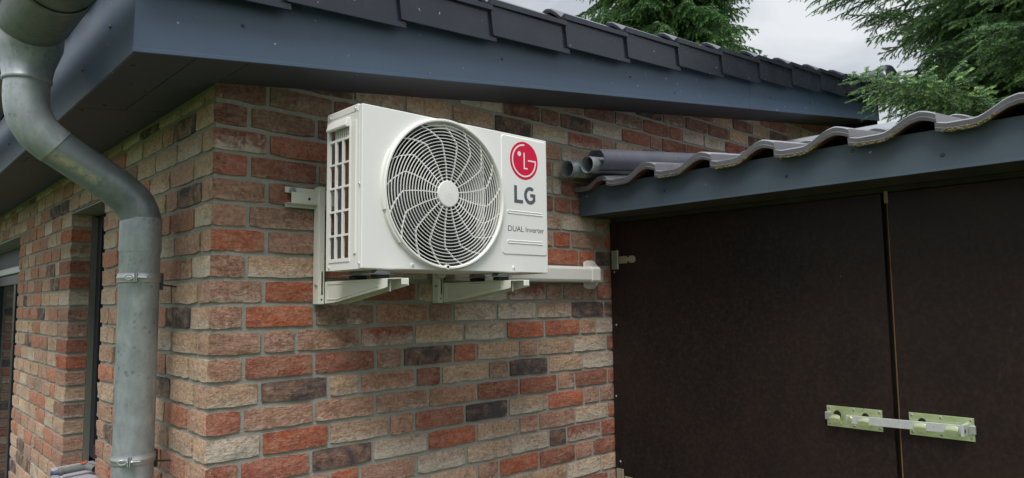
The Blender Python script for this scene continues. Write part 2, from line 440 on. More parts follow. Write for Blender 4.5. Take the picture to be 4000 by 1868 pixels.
def fill(a, b, weights):
    """split a stretch [a,b] of one course into stretchers and headers that fit it"""
    L_ = b - a; best = None
    for n in range(0, int(L_ / ST) + 2):
        for m in range(0, 3 if L_ < 1 else 5):
            t = n * ST + m * HD
            if t <= 0: continue
            e = abs(t / L_ - 1) + m * .004
            if best is None or e < best[0]: best = (e, n, m)
    if best is None: return [(a, b, pick(weights))]
    seq = ['s'] * best[1] + ['h'] * best[2]
    R.shuffle(seq)
    tot = best[1] * ST + best[2] * HD; k_ = L_ / tot; out = []; x = a
    for q in seq:
        w = (ST if q == 's' else HD) * k_
        out.append((x, x + w, pick(weights))); x += w
    return out
def course(k, table, first, a0, a1, weights):
    """joint positions (mm) and colours noted for the wall, gaps filled in bond"""
    j = []
    if a0 < .01:
        c0 = first.get(k, pick(weights)); j.append((a0, c0))
        if k not in table: j.append((.16 if k % 2 else .102, pick(weights)))
    else: j.append((a0, pick(weights)))
    for t in table.get(k, '').split():
        v = int(t[:-1]) / 1000
        if a0 + .03 < v < a1 - .02: j.append((v, t[-1]))
    j.sort(); out = []
    for i, (a, c) in enumerate(j):
        b = j[i + 1][0] if i + 1 < len(j) else a1
        if b - a > .262:
            nb = min(b, a + ST); out.append((a, nb, c))
            if b - nb > .02: out += fill(nb, b, weights)
        else: out.append((a, b, c))
    return out
SL = .1325                                                    # slope of the house roof
def soffit_z(x): return 2.2473 + SL * x

brick_specs = []                                              # (kind, a, b, z0, z1, colour, deep)
front_top = lambda x: soffit_z(x) - .004
for k in range(-10, 29):
    zt = Z0 - k * C; zb = zt - C
    for a, b, c in course(k, FRONT, FIRST, 0.0, 4.5, WF):
        if a > 1.80 and k > 4: continue                       # inside the garage
        top = min(front_top(a), front_top(b))
        if zb + .02 > front_top(b): continue
        brick_specs.append(('F', a, b, zb, min(zt, zt if front_top(a) > zt else 9), c))
OPEN = [(1.205, 1.802, .868, 2.036), (3.215, 5.6, 0.05, 2.036)]
for k in range(-1, 29):
    zt = Z0 - k * C; zb = zt - C; zm = (zt + zb) / 2
    if k == -1: zt = 2.240
    segs = [(0.0, 7.0)]
    for (oa, ob_, oz0, oz1) in OPEN:
        if oz0 - .03 < zm < oz1 - .01:
            new = []
            for (a, b) in segs:
                if a < oa < b: new += [(a, oa)] + ([(ob_, b)] if ob_ < b else [])
                else: new.append((a, b))
            segs = new
    for (a, b) in segs:
        for (p, q, c) in course(k, SIDE if a < .01 else {}, SFIRST, a, b, WS):
            deep = 0
            if (abs(p - 1.802) < .004 or abs(p - 5.6) < .004) and a > .5: deep = -1     # jamb facing the camera
            elif abs(q - 1.205) < .004 or abs(q - 3.215) < .004: deep = 1
            brick_specs.append(('S', p, q, zb, zt, c, deep))

def brick_geo(spec, mb_v, mb_f, tones, wears, uvs):
    kind, a, b, z0, z1, c = spec[:6]
    deep = spec[6] if len(spec) > 6 else 0
    jt = .0066
    zt_, zb_ = z1 - jt, z0 + jt
    corner = a < .003
    if not corner: a += jt
    b -= jt if not deep == 1 else 0
    if deep == -1: a -= jt
    w = b - a
    nx = 6 if w > .15 else 4; nz = 3
    seed = R.random() * 50
    tn = list(TONE[c]); f_ = R.uniform(.86, 1.16); h_ = R.uniform(-.06, .06)
    tn = [tn[0] * f_ * (1 + h_), tn[1] * f_, tn[2] * f_ * (1 - h_)]
    if kind == 'S' and deep != -1:
        L_ = sum(tn) / 3; tn = [x * .84 + y * .20 for x, y in zip(tn, (.98, .74, .52))]
    wr = WEAR[c]; wr = (min(1, max(0, wr[0] + R.uniform(-.08, .10))), max(0, wr[1] + R.uniform(-.06, .06)), R.random())
    sag = R.uniform(-.0012, .0012)
    base = len(mb_v)
    front = []
    for j_ in range(nz + 1):
        for i in range(nx + 1):
            u, v = i / nx, j_ / nz
            x = a + w * u; z = zb_ + (zt_ - zb_) * v
            edge = (i in (0, nx)) or (j_ in (0, nz))
            n_ = mnoise.noise(Vector((x * 18, z * 30, seed)))
            n2_ = mnoise.noise(Vector((x * 24 + 9, z * 24, seed + 7)))
            y = -.0015 - .0042 * n_
            if edge:
                y += .0022
                if j_ == 0: z += .0036 * n2_ + (.0025 if i in (0, nx) else 0)
                if j_ == nz: z += .0026 * n2_ - (.0025 if i in (0, nx) else 0)
                if i == 0 and not corner: x += .002 * n2_ + .0008
                if i == nx: x += .002 * n2_ - .0008
            z += sag * math.sin(PI * u)
            if corner and i == 0: y = -.001; x = -.001 if kind == 'F' else .0012
            front.append((x, y, z))
    n0 = base
    depth = .02 if not deep else .084
    if corner: depth = .02
    pts = list(front)
    fs = []
    W1 = nx + 1
    for j_ in range(nz):
        for i in range(nx):
            fs.append((j_ * W1 + i, j_ * W1 + i + 1, (j_ + 1) * W1 + i + 1, (j_ + 1) * W1 + i))
    per = [i for i in range(W1)] + [j_ * W1 + nx for j_ in range(1, nz + 1)] + [nz * W1 + i for i in range(nx - 1, -1, -1)] + [j_ * W1 for j_ in range(nz - 1, 0, -1)]
    for p_ in per:
        q = front[p_]; pts.append((q[0], .0022 if (corner and kind == 'F' and q[0] < a + .04) else depth if not (corner and kind == 'S' and q[0] < a + .001) else .0022, q[2]))
    m0 = len(front); n = len(per)
    for i in range(n):
        i2 = (i + 1) % n
        fs.append((per[i2], per[i], m0 + i, m0 + i2))
    uvl = []
    for q in pts: uvl.append(((q[0] - a) / w, (q[2] - zb_) / (zt_ - zb_)))
    if kind == 'S':
        pts = [(q[1], q[0], q[2]) for q in pts]
        fs = [f[::-1] for f in fs]
    mb_v += pts
    for f in fs:
        mb_f.append(tuple(i + n0 for i in f))
        for i in f:
            tones.append(tn + [1]); wears.append([wr[0], wr[1], wr[2], 1]); uvs.append(uvl[i])

def brick_mesh(specs, name):
    v, f, t, w, u = [], [], [], [], []
    for s_ in specs: brick_geo(s_, v, f, t, w, u)
    me = bpy.data.meshes.new(name); me.from_pydata(v, [], f); me.materials.append(M_BRICK)
    ca = me.color_attributes.new('tone', 'FLOAT_COLOR', 'CORNER'); ca.data.foreach_set('color', [x for q in t for x in q])
    cb = me.color_attributes.new('wear', 'FLOAT_COLOR', 'CORNER'); cb.data.foreach_set('color', [x for q in w for x in q])
    ul = me.uv_layers.new(name='UVMap'); ul.data.foreach_set('uv', [x for q in u for x in q])
    me.polygons.foreach_set('use_smooth', [True] * len(me.polygons)); me.set_sharp_from_angle(angle=math.radians(62))
    me.update(); return me

def proj(P):
    d = Vector(P) - CP; z = d.dot(CF)
    return (2000 + 2762.9 * d.dot(CR) / z, 934 - 2762.9 * d.dot(CU) / z, z)
def seen_size(s_):
    f = (lambda x, z: (x, 0, z)) if s_[0] == 'F' else (lambda x, z: (0, x, z))
    a, b, c = proj(f(s_[1], s_[3])), proj(f(s_[2], s_[3])), proj(f(s_[1], s_[4]))
    m_ = proj(f((s_[1] + s_[2]) / 2, (s_[3] + s_[4]) / 2))
    if not (-20 < m_[0] < 4020 and -20 < m_[1] < 1890): return 0
    if s_[0] == 'F' and 1300 < m_[0] < 2110 and 560 < m_[1] < 1010: return 1
    if s_[0] == 'F' and s_[1] > 1.8 and s_[4] < 2.25: return 1
    return abs(b[0] - a[0]) * abs(c[1] - a[1])

house = thing('brick_house', 'handmade brick house with anthracite fascia, shaded soffit and dark tiled low-pitched roof', 'house')
g = MB(); g.prism([(.006, 0), (4.5, 0), (4.5, soffit_z(4.5) + .05), (.006, soffit_z(0) + .05)], 'y', .006, .10)
wallF = g.obj('gable_wall', M_MORTAR, house)
g = MB(); X1 = .10
zt_ = 2.262
g.box((.006, .101, 0), (X1, 1.198, zt_)); g.box((.006, 1.809, 0), (X1, 3.208, zt_)); g.box((.006, 5.607, 0), (X1, 7.0, zt_))
g.box((.006, 1.1985, 2.040), (X1, 1.8085, zt_)); g.box((.006, 3.2085, 2.040), (X1, 5.6065, zt_)); g.box((.006, 1.1985, 0), (X1, 1.8085, .80))
wallS = g.obj('side_wall', M_MORTAR, house)
ranked = sorted(range(len(brick_specs)), key=lambda i: -seen_size(brick_specs[i]))
single = set(i for i in ranked[:598] if seen_size(brick_specs[i]) > 60)
# up to 300 bricks of each wall are objects of their own, the remainder is one mass per wall
cnt = {'F': 0, 'S': 0}
for i in ranked:
    if i in single:
        cnt[brick_specs[i][0]] += 1
        if cnt[brick_specs[i][0]] > 150: single.discard(i)
restF = []; restS = []
for i, s_ in enumerate(brick_specs):
    if i in single:
        ob('brick', brick_mesh([s_], 'brick'), wallF if s_[0] == 'F' else wallS)
    else: (restF if s_[0] == 'F' else restS).append(s_)
for rest, w in ((restF, wallF), (restS, wallS)):
    o = ob('brickwork', brick_mesh(rest, 'brickwork'), w); o['kind'] = 'stuff'

# inside of house: dark back so glass has depth
# window 1
def window(y0, y1, z0, z1, x0=.111, sash=True):
    f = MB()
    for (a, b, c, d) in ((y0, y0 + .06, z0, z1), (y1 - .06, y1, z0, z1), (y0 + .06, y1 - .06, z1 - .06, z1), (y0 + .06, y1 - .06, z0, z0 + .06)):
        f.box((x0, a, c), (x0 + .07, b, d))
    fo = f.obj('window_frame', M_FRAME, house, bevel=.004)
    f = MB(); e = .062
    for (a, b, c, d) in ((y0 + e, y0 + e + .055, z0 + e, z1 - e), (y1 - e - .055, y1 - e, z0 + e, z1 - e), (y0 + e + .055, y1 - e - .055, z1 - e - .055, z1 - e), (y0 + e + .055, y1 - e - .055, z0 + e, z0 + e + .055)):
        f.box((x0 + .018, a, c), (x0 + .062, b, d))
    f.obj('sash', M_FRAME, fo, bevel=.004)
    f = MB(); e += .056
    f.box((x0 + .035, y0 + e, z0 + e), (x0 + .05, y1 - e, z1 - e))
    f.obj('pane', M_GLASS, fo)
    return fo
wf = window(1.206, 1.801, .895, 2.033)
M_SEAL = simple('grey_sealant', (.14, .15, .12), .8, var=.25, vs=20, kind='World')
for (a, b) in ((1.7975, 1.8085), (1.1985, 1.209)):
    g = MB(); g.box((.086, a, .86), (.1105, b, 2.03)); g.obj('sealing_strip', M_SEAL, house)
g = MB(); g.box((-.003, 1.195, 2.0365), (.13, 1.815, 2.0425)); g.obj('lintel', M_LEAD, house, bevel=.001)
g = MB(); g.box((.0005, 1.2, 2.0427), (.0155, 1.81, 2.049)); g.obj('lintel_edge', simple('lintel_rust', (.10, .045, .025), .9, var=.4, vs=50), house)
g = MB(); g.box((-.003, 3.205, 2.0365), (.17, 5.61, 2.0425)); g.obj('lintel', M_LEAD, house, bevel=.001)
g = MB(); g.prism([(-.042, .826), (.134, .834), (.134, .874), (-.042, .866)], 'y', 1.207, 1.800)
g.obj('window_sill', M_SILL, house, bevel=.004)
# wide opening: shutter panel, alu strip, frame, glass
g = MB(); g.box((.14, 3.22, 1.902), (.2, 5.59, 2.034)); g.obj('shutter_panel', coat('shutter_coat', (.035, .037, .05), .55, False), house, bevel=.002)
g = MB(); g.box((.125, 3.22, 1.850), (.2, 5.59, 1.898)); g.obj('guide_rail', M_ALU, house, bevel=.003)
g = MB()
for (a, b, c, d) in ((3.22, 3.28, .06, 1.848), (5.53, 5.59, .06, 1.848), (3.28, 5.53, 1.77, 1.848), (3.28, 5.53, .06, .14), (4.36, 4.44, .14, 1.77)):
    g.box((.15, a, c), (.21, b, d))
fo = g.obj('door_frame', M_FRAME, house, bevel=.004)
for (a, b) in ((3.283, 4.357), (4.443, 5.527)):
    g = MB(); g.box((.17, a, .143), (.185, b, 1.767)); g.obj('pane', M_GLASS, fo)
g = MB(); g.box((.35, .11, 0.02), (.40, 6.9, 2.24)); g.box((.22, .11, 2.21), (.40, 6.9, 2.24))
g.obj('inner_wall', simple('dark_interior', (.03, .03, .03), .9), house)

# soffits: sloping boards under the eaves
def soffit_panel(x0, x1, y0, y1):
    g = MB(); t = .010; e = .0012
    v = []
    for x in (x0 + e, x1 - e):
        for y in (y0 + e, y1 - e):
            v += [(x, y, soffit_z(x)), (x, y, soffit_z(x) + t)]
    g.add(v, [(0, 4, 6, 2), (1, 3, 7, 5), (0, 1, 5, 4), (2, 6, 7, 3), (0, 2, 3, 1), (4, 5, 7, 6)])
    return g.obj('soffit_panel', M_SOFFIT, house)
soffit_panel(-.276, -.132, -.243, .418)
soffit_panel(-.132, .0045, -.243, .0)
soffit_panel(-.132, .0045, .0, .418)
y = .418
while y < 7:
    soffit_panel(-.276, .0045, y, min(7.0, y + 1.07)); y += 1.07
xs = [.0045, 1.35, 2.70, 4.05, 4.55]
for a, b in zip(xs, xs[1:]): soffit_panel(a, b, -.243, .004)
def screw(P, n, r, parent, mat=M_SCREW, name='screw', t=.0025):
    P = Vector(P); n = Vector(n).normalized()
    g = MB(); g.cyl((0, 0, 0), n * t, r, 10, 0, r * .7); g.cyl(n * t, n * (t + .0008), r * .35, 6, 1)
    return g.obj(name, [mat, M_BLACK], parent, loc=P)
sn = Vector((SL, 0, -1))
for (x, y) in ((-.205, .078), (-.205, .36), (-.248, .441), (-.147, .151), (-.045, .428), (-.019, .476), (-.035, .781), (-.031, 1.095), (-.24, 1.488), (-.242, 1.413), (-.29 + .04, -.116), (-.03, 1.60), (-.24, 2.45), (.35, -.20), (.95, -.20), (1.25, -.05), (.65, -.05), (1.75, -.2), (2.3, -.06), (2.7, -.2)):
    screw((x, y, soffit_z(x)), sn, .0065, house)
# fascia boards
def gable_board(x0, x1):
    g = MB(); y0, y1 = -.252, -.244
    H = .262
    v = [(x, y, soffit_z(x) + h) for x in (x0, x1) for y in (y0, y1) for h in (-.004, H)]
    g.add(v, [(0, 4, 5, 1), (2, 3, 7, 6), (0, 2, 6, 4), (1, 5, 7, 3), (0, 1, 3, 2), (4, 6, 7, 5)])
    v = [(x, y, soffit_z(x) + h) for x in (x0, x1) for y in (-.2545, -.2522) for h in (-.005, .006)]
    g.add(v, [(0, 4, 5, 1), (2, 3, 7, 6), (0, 2, 6, 4), (1, 5, 7, 3), (0, 1, 3, 2), (4, 6, 7, 5)])
    return g.obj('fascia_board', M_FASCIA, house, bevel=.0012, seg=1)
gable_board(-.285, 2.674); gable_board(2.676, 4.512)
g = MB(); g.box((-.2845, -.243, soffit_z(-.283) - .004), (-.277, 7.0, soffit_z(-.283) + .25))
g.obj('fascia_board', M_FASCIA, house, bevel=.0012, seg=1)
for (x, z) in ((-.023, 2.338), (.906, 2.460), (1.65, 2.553), (1.978, 2.549), (2.9, 2.70), (3.4, 2.76)):
    screw((x, -.2525, z), (0, -1, 0), .0055, house)
for (y, z) in ((-.029, 2.333), (.268, 2.29), (.9, 2.31), (1.6, 2.3)):
    screw((-.285, y, z), (-1, 0, 0), .0055, house)
# roof deck and far end wall
g = MB()
v = []
for x in (-.27, 4.5):
    for y in (-.24, 7.0):
        v += [(x, y, soffit_z(x) + .20), (x, y, soffit_z(x) + .235)]
g.add(v, [(0, 4, 6, 2), (1, 3, 7, 5), (0, 1, 5, 4), (2, 6, 7, 3), (0, 2, 3, 1), (4, 5, 7, 6)])
g.box((4.5, -.24, 0), (4.51, 7.0, soffit_z(4.5) + .22)); g.box((.41, 6.99, 0), (4.49, 7.0, 2.6))
g.obj('roof_deck', M_DIRT, house)

# roof tiles of the house ------------------------------------------
PX = .3765
def roll(t, h=.052):                                          # height across one tile, t in 0..1 of its width
    return h * max(0, math.cos((t - .25) / .25 * PI / 2)) if t < .5 else .006 * math.sin((t - .5) / .5 * PI) * -1
def tile_mesh(verge):
    g = MB(); Wt = .30; Lt = .43; th = .014
    tilt = -.066                                              # tile lies flatter than the roof
    rows_t, rows_b = [], []
    ts = [i / 12 for i in range(13)] + [1.06]
    for xx in (0, .006, Lt):
        rt, rb = [], []
        for t in ts:
            h = roll(t) + xx * tilt - (.004 if xx == 0 else 0)
            rt.append((xx, t * Wt, h)); rb.append((xx, t * Wt, h - th))
        rows_t.append(rt); rows_b.append(rb)
    g.grid(rows_t); g.grid([r_[::-1] for r_ in rows_b])
    for rt, rb in ((rows_t[0], rows_b[0]), (rows_b[-1], rows_t[-1])): g.grid([rb, rt])
    g.grid([[r_[0] for r_ in rows_t], [r_[0] for r_ in rows_b]]); g.grid([[r_[-1] for r_ in rows_b], [r_[-1] for r_ in rows_t]])
    # double groove along the eaves edge
    g.grid([[(-.003, t * Wt, roll(t) - .007) for t in ts], [(-.003, t * Wt, roll(t) - .013) for t in ts]])
    if verge:
        z = lambda xx, d: d + xx * tilt
        # side flap with its lip and its proud lower end
        def quad_box(x0, x1, y0, y1, a0, a1, b0, b1):
            v = [(x0, y0, a0), (x0, y0, a1), (x0, y1, a0), (x0, y1, a1), (x1, y0, b0), (x1, y0, b1), (x1, y1, b0), (x1, y1, b1)]
            g.add(v, [(0, 4, 5, 1), (2, 3, 7, 6), (0, 2, 6, 4), (1, 5, 7, 3), (0, 1, 3, 2), (4, 6, 7, 5)])
        v = [(0, -.018, -.125), (0, -.018, -.001), (0, -.008, -.125), (0, -.008, -.001), (.40, -.010, -.119 + .4 * tilt), (.40, -.010, .4 * tilt), (.40, 0, -.119 + .4 * tilt), (.40, 0, .4 * tilt)]
        g.add(v, [(0, 4, 5, 1), (2, 3, 7, 6), (0, 2, 6, 4), (1, 5, 7, 3), (0, 1, 3, 2), (4, 6, 7, 5)])
        quad_box(-.004, .385, -.0245, -.0185, -.020, .001, -.016 + .385 * tilt, .001 + .385 * tilt)
        quad_box(-.002, .006, -.0205, -.0182, -.125, -.0205, -.125, -.0205)
    return g.mesh('roof_tile', M_TILE, 50)
tv, tn_ = tile_mesh(True), tile_mesh(False)
RT = math.atan(.1262)
for i in range(13):
    x = .0545 - PX + i * PX
    zt2 = 2.421 + .122 + (i - 1) * .0478
    for j_ in range(20):
        me = tv if j_ == 0 else tn_
        o = ob('roof_tile', me, house, (x, -.283 + .30 * j_ + (0 if j_ == 0 else R.uniform(-.002, .002)), zt2 + (R.uniform(-.0015, .0015))), (0, -RT, 0))
# ridge cap: half-round tiles running back along the high edge, with a closed end disc
def half_round(r0, r1, y0, y1, z, xc, n=14):
    g = MB(); t = .014
    def ring(r, y): return [(xc + r * math.cos(a), y, z + r * math.sin(a)) for a in [PI * 1.12 - PI * 1.24 * k_ / n for k_ in range(n + 1)]]
    A, B = ring(r0, y0), ring(r1, y1); A2, B2 = ring(r0 - t, y0), ring(r1 - t, y1)
    g.grid([A, B]); g.grid([B2, A2]); g.grid([A2, A]); g.grid([B, B2])
    return g
for k_ in range(14):
    g = half_round(.112, .098, -.26 + k_ * .40, .17 + k_ * .40, 3.10, 4.60)
    g.obj('ridge_tile', M_TILE, house, smooth=50)
g = MB()
prof = [(.114, -.20), (.120, -.235), (.129, -.262), (.131, -.30), (.122, -.325), (.100, -.338), (.06, -.343)]
rings = []
for r_, y_ in prof: rings.append([(4.60 + r_ * 1.08 * math.cos(2 * PI * a / 28), y_, 3.115 + r_ * 1.05 * math.sin(2 * PI * a / 28)) for a in range(28)])
g.grid(rings, closed=True); g.add(rings[-1], [tuple(range(28))]); g.add(rings[0], [tuple(range(28))[::-1]])
g.obj('ridge_end_cap', M_TILE, house, smooth=40)

# ------------------------------------------------------------------ rain gutter and downpipe
gut = thing('rain_gutter', 'zinc half-round gutter under the eaves at the house corner, seen from below', 'gutter', (-.415, .288, 2.404))
g = MB(); gx, gz, gr = 0, 0, .085
def arc(r, y, n=20, x0=0, z0=0): return [(x0 + r * math.cos(a), y, z0 + r * math.sin(a)) for a in [PI + PI * k_ / n for k_ in range(n + 1)]]
ys = [-.60, 6.6]
g.grid([arc(.083, y) for y in ys]); g.grid([arc(.0815, y) for y in ys][::-1])
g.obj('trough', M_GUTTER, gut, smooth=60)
g = MB(); g.add([(0, -.6005, 0)] + arc(.083, -.6005), [tuple([0] + list(range(1, 22)))]); g.tube([(-.089, -.6, .004), (-.089, 6.6, .004)], .008, 10)
g.obj('bead', M_GUTTER, gut, smooth=50)
g = MB()
g.grid([arc(.0865, -.375), arc(.0895, -.372), arc(.0895, -.362), arc(.0875, -.358), arc(.0875, .30), arc(.090, .305), arc(.090, .312), arc(.086, .315)])
g.obj('outlet_saddle', M_GUTTER, gut, smooth=50)
g = MB(); rr = []
for (r_, z_) in ((.086, -.030), (.084, -.070), (.078, -.088), (.066, -.125), (.0595, -.160), (.0615, -.163), (.0615, -.170), (.058, -.173)):
    rr.append([(-.001 + r_ * math.cos(2 * PI * a / 32), r_ * math.sin(2 * PI * a / 32), z_) for a in range(32)])
g.grid(rr[::-1], closed=True)
g.obj('outlet_funnel', M_ZINC, gut, smooth=50)
for y in (1.2, 2.2, 3.2, 4.2):
    g = MB(); g.grid([arc(.0865, y), arc(.0885, y), arc(.0885, y + .025), arc(.0865, y + .025)]); g.obj('gutter_strap', M_GUTTER, gut, smooth=50)

dp = thing('downpipe', 'zinc downpipe with double bend, clamped to the side wall by the corner', 'downpipe', (-.108, .288, 0))
DXo = .108
def pth(pts): return [(x + DXo, 0, z) for x, z in pts]
def smooth_path(cpts, n=10):
    out = []
    P_ = [cpts[0]] + cpts + [cpts[-1]]
    for i in range(1, len(P_) - 2):
        p0, p1, p2, p3 = [Vector((a, b)) for a, b in P_[i - 1:i + 3]]
        for k_ in range(n):
            t = k_ / n
            out.append(tuple(.5 * ((2 * p1) + (-p0 + p2) * t + (2 * p0 - 5 * p1 + 4 * p2 - p3) * t * t + (-p0 + 3 * p1 - 3 * p2 + p3) * t ** 3)))
    out.append(tuple(cpts[-1])); return out
up_c = [(-.4155, 2.240), (-.4155, 2.185), (-.406, 2.135), (-.379, 2.090), (-.340, 2.058)]
slant = [(-.352, 2.0655), (-.205, 1.9725)]
lo_c = [(-.222, 1.983), (-.175, 1.952), (-.133, 1.915), (-.111, 1.870), (-.108, 1.838)]
g = MB(); g.tube(pth(smooth_path(up_c)), .0565, 32); g.obj('upper_bend', M_ZINC, dp, smooth=50)
g = MB(); g.tube(pth(slant), .0545, 32); g.obj('slanting_pipe', M_ZINC_BAND, dp, smooth=50)
g = MB(); g.tube(pth(smooth_path(lo_c)), [.0585] * 2 + [.058] * 39, 32) if False else g.tube(pth(smooth_path(lo_c)), .0575, 32)
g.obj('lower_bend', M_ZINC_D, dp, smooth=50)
g = MB(); g.tube([(0, 0, .05), (0, 0, 1.861), (0, 0, 1.866)], [.0562, .0562, .0588], 36); g.tube([(0, 0, 1.76), (0, 0, 1.765), (0, 0, 1.862), (0, 0, 1.866)], [.0562, .0585, .0588, .0590], 36, caps=False)
g.obj('straight_pipe', M_ZINC, dp, smooth=50)
def clamp(z, tilt):
    c = thing_part = MB()
    n = 40; rows = []
    for (r_, dz) in ((.0575, -.0135), (.0600, -.013), (.0605, -.004), (.0618, -.002), (.0618, .002), (.0605, .004), (.0600, .013), (.0575, .0135)):
        rows.append([(r_ * math.cos(2 * PI * a / n), r_ * math.sin(2 * PI * a / n), z + dz) for a in range(n)])
    c.grid(rows, closed=True)
    o = c.obj('pipe_clamp', M_STEEL, dp, smooth=40)
    g = MB()                                                 # lugs, eye bolt and nut on the camera side
    a = math.radians(-115); d = Vector((math.cos(a), math.sin(a), 0)); t_ = Vector((-d.y, d.x, 0)); c0 = d * .062 + Vector((0, 0, z))
    M = Matrix.Translation(c0) @ Matrix(((t_.x, d.x, 0, 0), (t_.y, d.y, 0, 0), (0, 0, 1, 0), (0, 0, 0, 1)))
    g.box((-.001, -.002, -.013), (.0015, .018, .013), 0, M); g.box((.004, -.002, -.013), (.0065, .018, .013), 0, M)
    g.tube([M @ Vector((-.006, .010, 0)), M @ Vector((.032, .010, 0))], .0018, 8)
    g.tube([M @ Vector((.0065, .010, 0)), M @ Vector((.011, .010, 0))], .0045, 6)
    eye = [M @ Vector((-.016 + .011 * math.cos(2 * PI * k_ / 16), .010, .0065 * math.sin(2 * PI * k_ / 16))) for k_ in range(17)]
    g.tube(eye, .0022, 8, caps=False)
    g.obj('eye_bolt', M_STEEL, o, smooth=40)
    g = MB(); g.box((.058, -.012, z - .036), (.066, .012, z + .016)); g.tube([(.062, 0, z - .02), (.109, 0, z - .026)], .0030, 8)
    g.obj('wall_pin', M_SCREW, o, bevel=.001)
clamp(1.684, 0); clamp(1.150, 0)

# ------------------------------------------------------------------ garage
gar = thing('garage', 'low garage with dark plywood double doors, anthracite eaves board and brown pantile roof', 'garage', (1.79, -1.2, 0))
GO = Vector((-1.79, 1.2, 0))
class GMB(MB):                                                # geometry typed in world metres, stored relative to the garage base
    def obj(s, *a, **k):
        s.v = [(x - 1.79, y + 1.2, z) for x, y, z in s.v]
        return MB.obj(s, *a, **k)
YR = -2.75
g = GMB(); g.box((1.585, YR, 1.970), (1.597, -.0065, 2.094)); g.box((1.5825, YR, 1.9685), (1.5848, -.0065, 1.9755))
g.obj('fascia_board', M_FASCIA2, gar, bevel=.001, seg=1)
g = GMB(); g.box((1.5975, YR, 1.9715), (1.83, -.0065, 1.983)); g.obj('soffit_board', M_DIRT, gar)
g = GMB(); g.box((1.795, YR, 1.952), (1.86, -.0065, 1.9710)); g.obj('door_header', M_DIRT, gar, bevel=.002)
for y, z in ((-.453, 2.028), (-.953, 2.018), (-1.43, 2.015), (-1.175, 2.070), (-1.93, 2.02)):
    o = screw((1.585 - 1.79, y + 1.2, z), (-1, 0, 0), .0065, gar)
g = GMB(); g.box((1.7905, -.0492, .05), (1.84, -.0065, 1.951)); fr = g.obj('door_post', M_PLY, gar, bevel=.001)
g = GMB(); g.box((1.7905, -2.47, .05), (1.84, -2.42, 1.951)); g.obj('door_post', M_PLY, gar, bevel=.001)
for y, z in ((-.030, 1.488), (-.019, 1.17), (-.034, .885), (-.026, 1.727)):
    screw((1.7905 - 1.79, y + 1.2, z), (-1, 0, 0), .005, gar, M_STEEL)
g = GMB(); g.box((1.790, -1.1815, .06), (1.812, -.0505, 1.950)); leaf1 = g.obj('door_leaf', M_PLY, gar, bevel=.0012, seg=1)
g = GMB(); g.box((1.790, -2.418, .06), (1.812, -1.1985, 1.950)); leaf2 = g.obj('door_leaf', M_PLY, gar, bevel=.0012, seg=1)
g = GMB(); g.box((1.7882, -1.2020, .9), (1.7898, -1.1985, 1.925)); g.obj('raw_edge', M_PLYEDGE, leaf2)
g = GMB(); g.box((1.7875, -1.204, 1.915), (1.7896, -1.192, 1.955)); g.obj('wood_chip', simple('raw_splinter', (.25, .2, .13), .9, var=.4, vs=60), leaf2)
g = GMB(); g.box((1.83, -1.28, .06), (1.86, -1.12, 1.95)); g.obj('door_rebate', M_DIRT, gar)
g = GMB(); g.box((1.86, YR + .05, .02), (3.5, YR + .15, 2.0)); g.obj('side_wall', M_DIRT, gar)
g = GMB(); g.box((3.4, YR + .15, .02), (3.5, -.01, 2.25)); g.obj('rear_wall', M_DIRT, gar)
g = GMB(); g.box((1.815, -2.75, .05), (1.86, -2.475, 1.951)); g.obj('front_wall', M_PLY, gar)
# hinges
def hinge(z0):
    g = GMB(); X = 1.7895
    z = z0
    g.box((X - .003, -.043, z - .043), (X, -.014, z + .043))
    for (a, b) in ((-.043, -.016), (-.0155, .0145), (.015, .043)): g.cyl((X - .004, -.0505, z + a), (X - .004, -.0505, z + b), .0045, 12)
    g.obj('hinge_leaf', M_HINGE, leaf1, bevel=.0006)
    g = GMB()
    pts = [(-.058, -.018), (-.100, -.017), (-.104, -.009), (-.112, -.009), (-.116, -.016), (-.140, -.017), (-.141, -.012), (-.148, -.011), (-.148, .009), (-.141, .010), (-.140, .015), (-.116, .015), (-.112, .008), (-.104, .008), (-.100, .015), (-.058, .015)]
    g.prism([(y, z + d) for y, d in pts], 'x', X - .0025, X)
    for (y, d) in ((-.086, -.002), (-.128, -.001), (-.094, .010), (-.094, -.013)): g.cyl((X - .004, y, z + d), (X - .0022, y, z + d), .0032, 8)
    g.obj('hinge_strap', M_HINGE, leaf1)
hinge(1.782); hinge(.812)
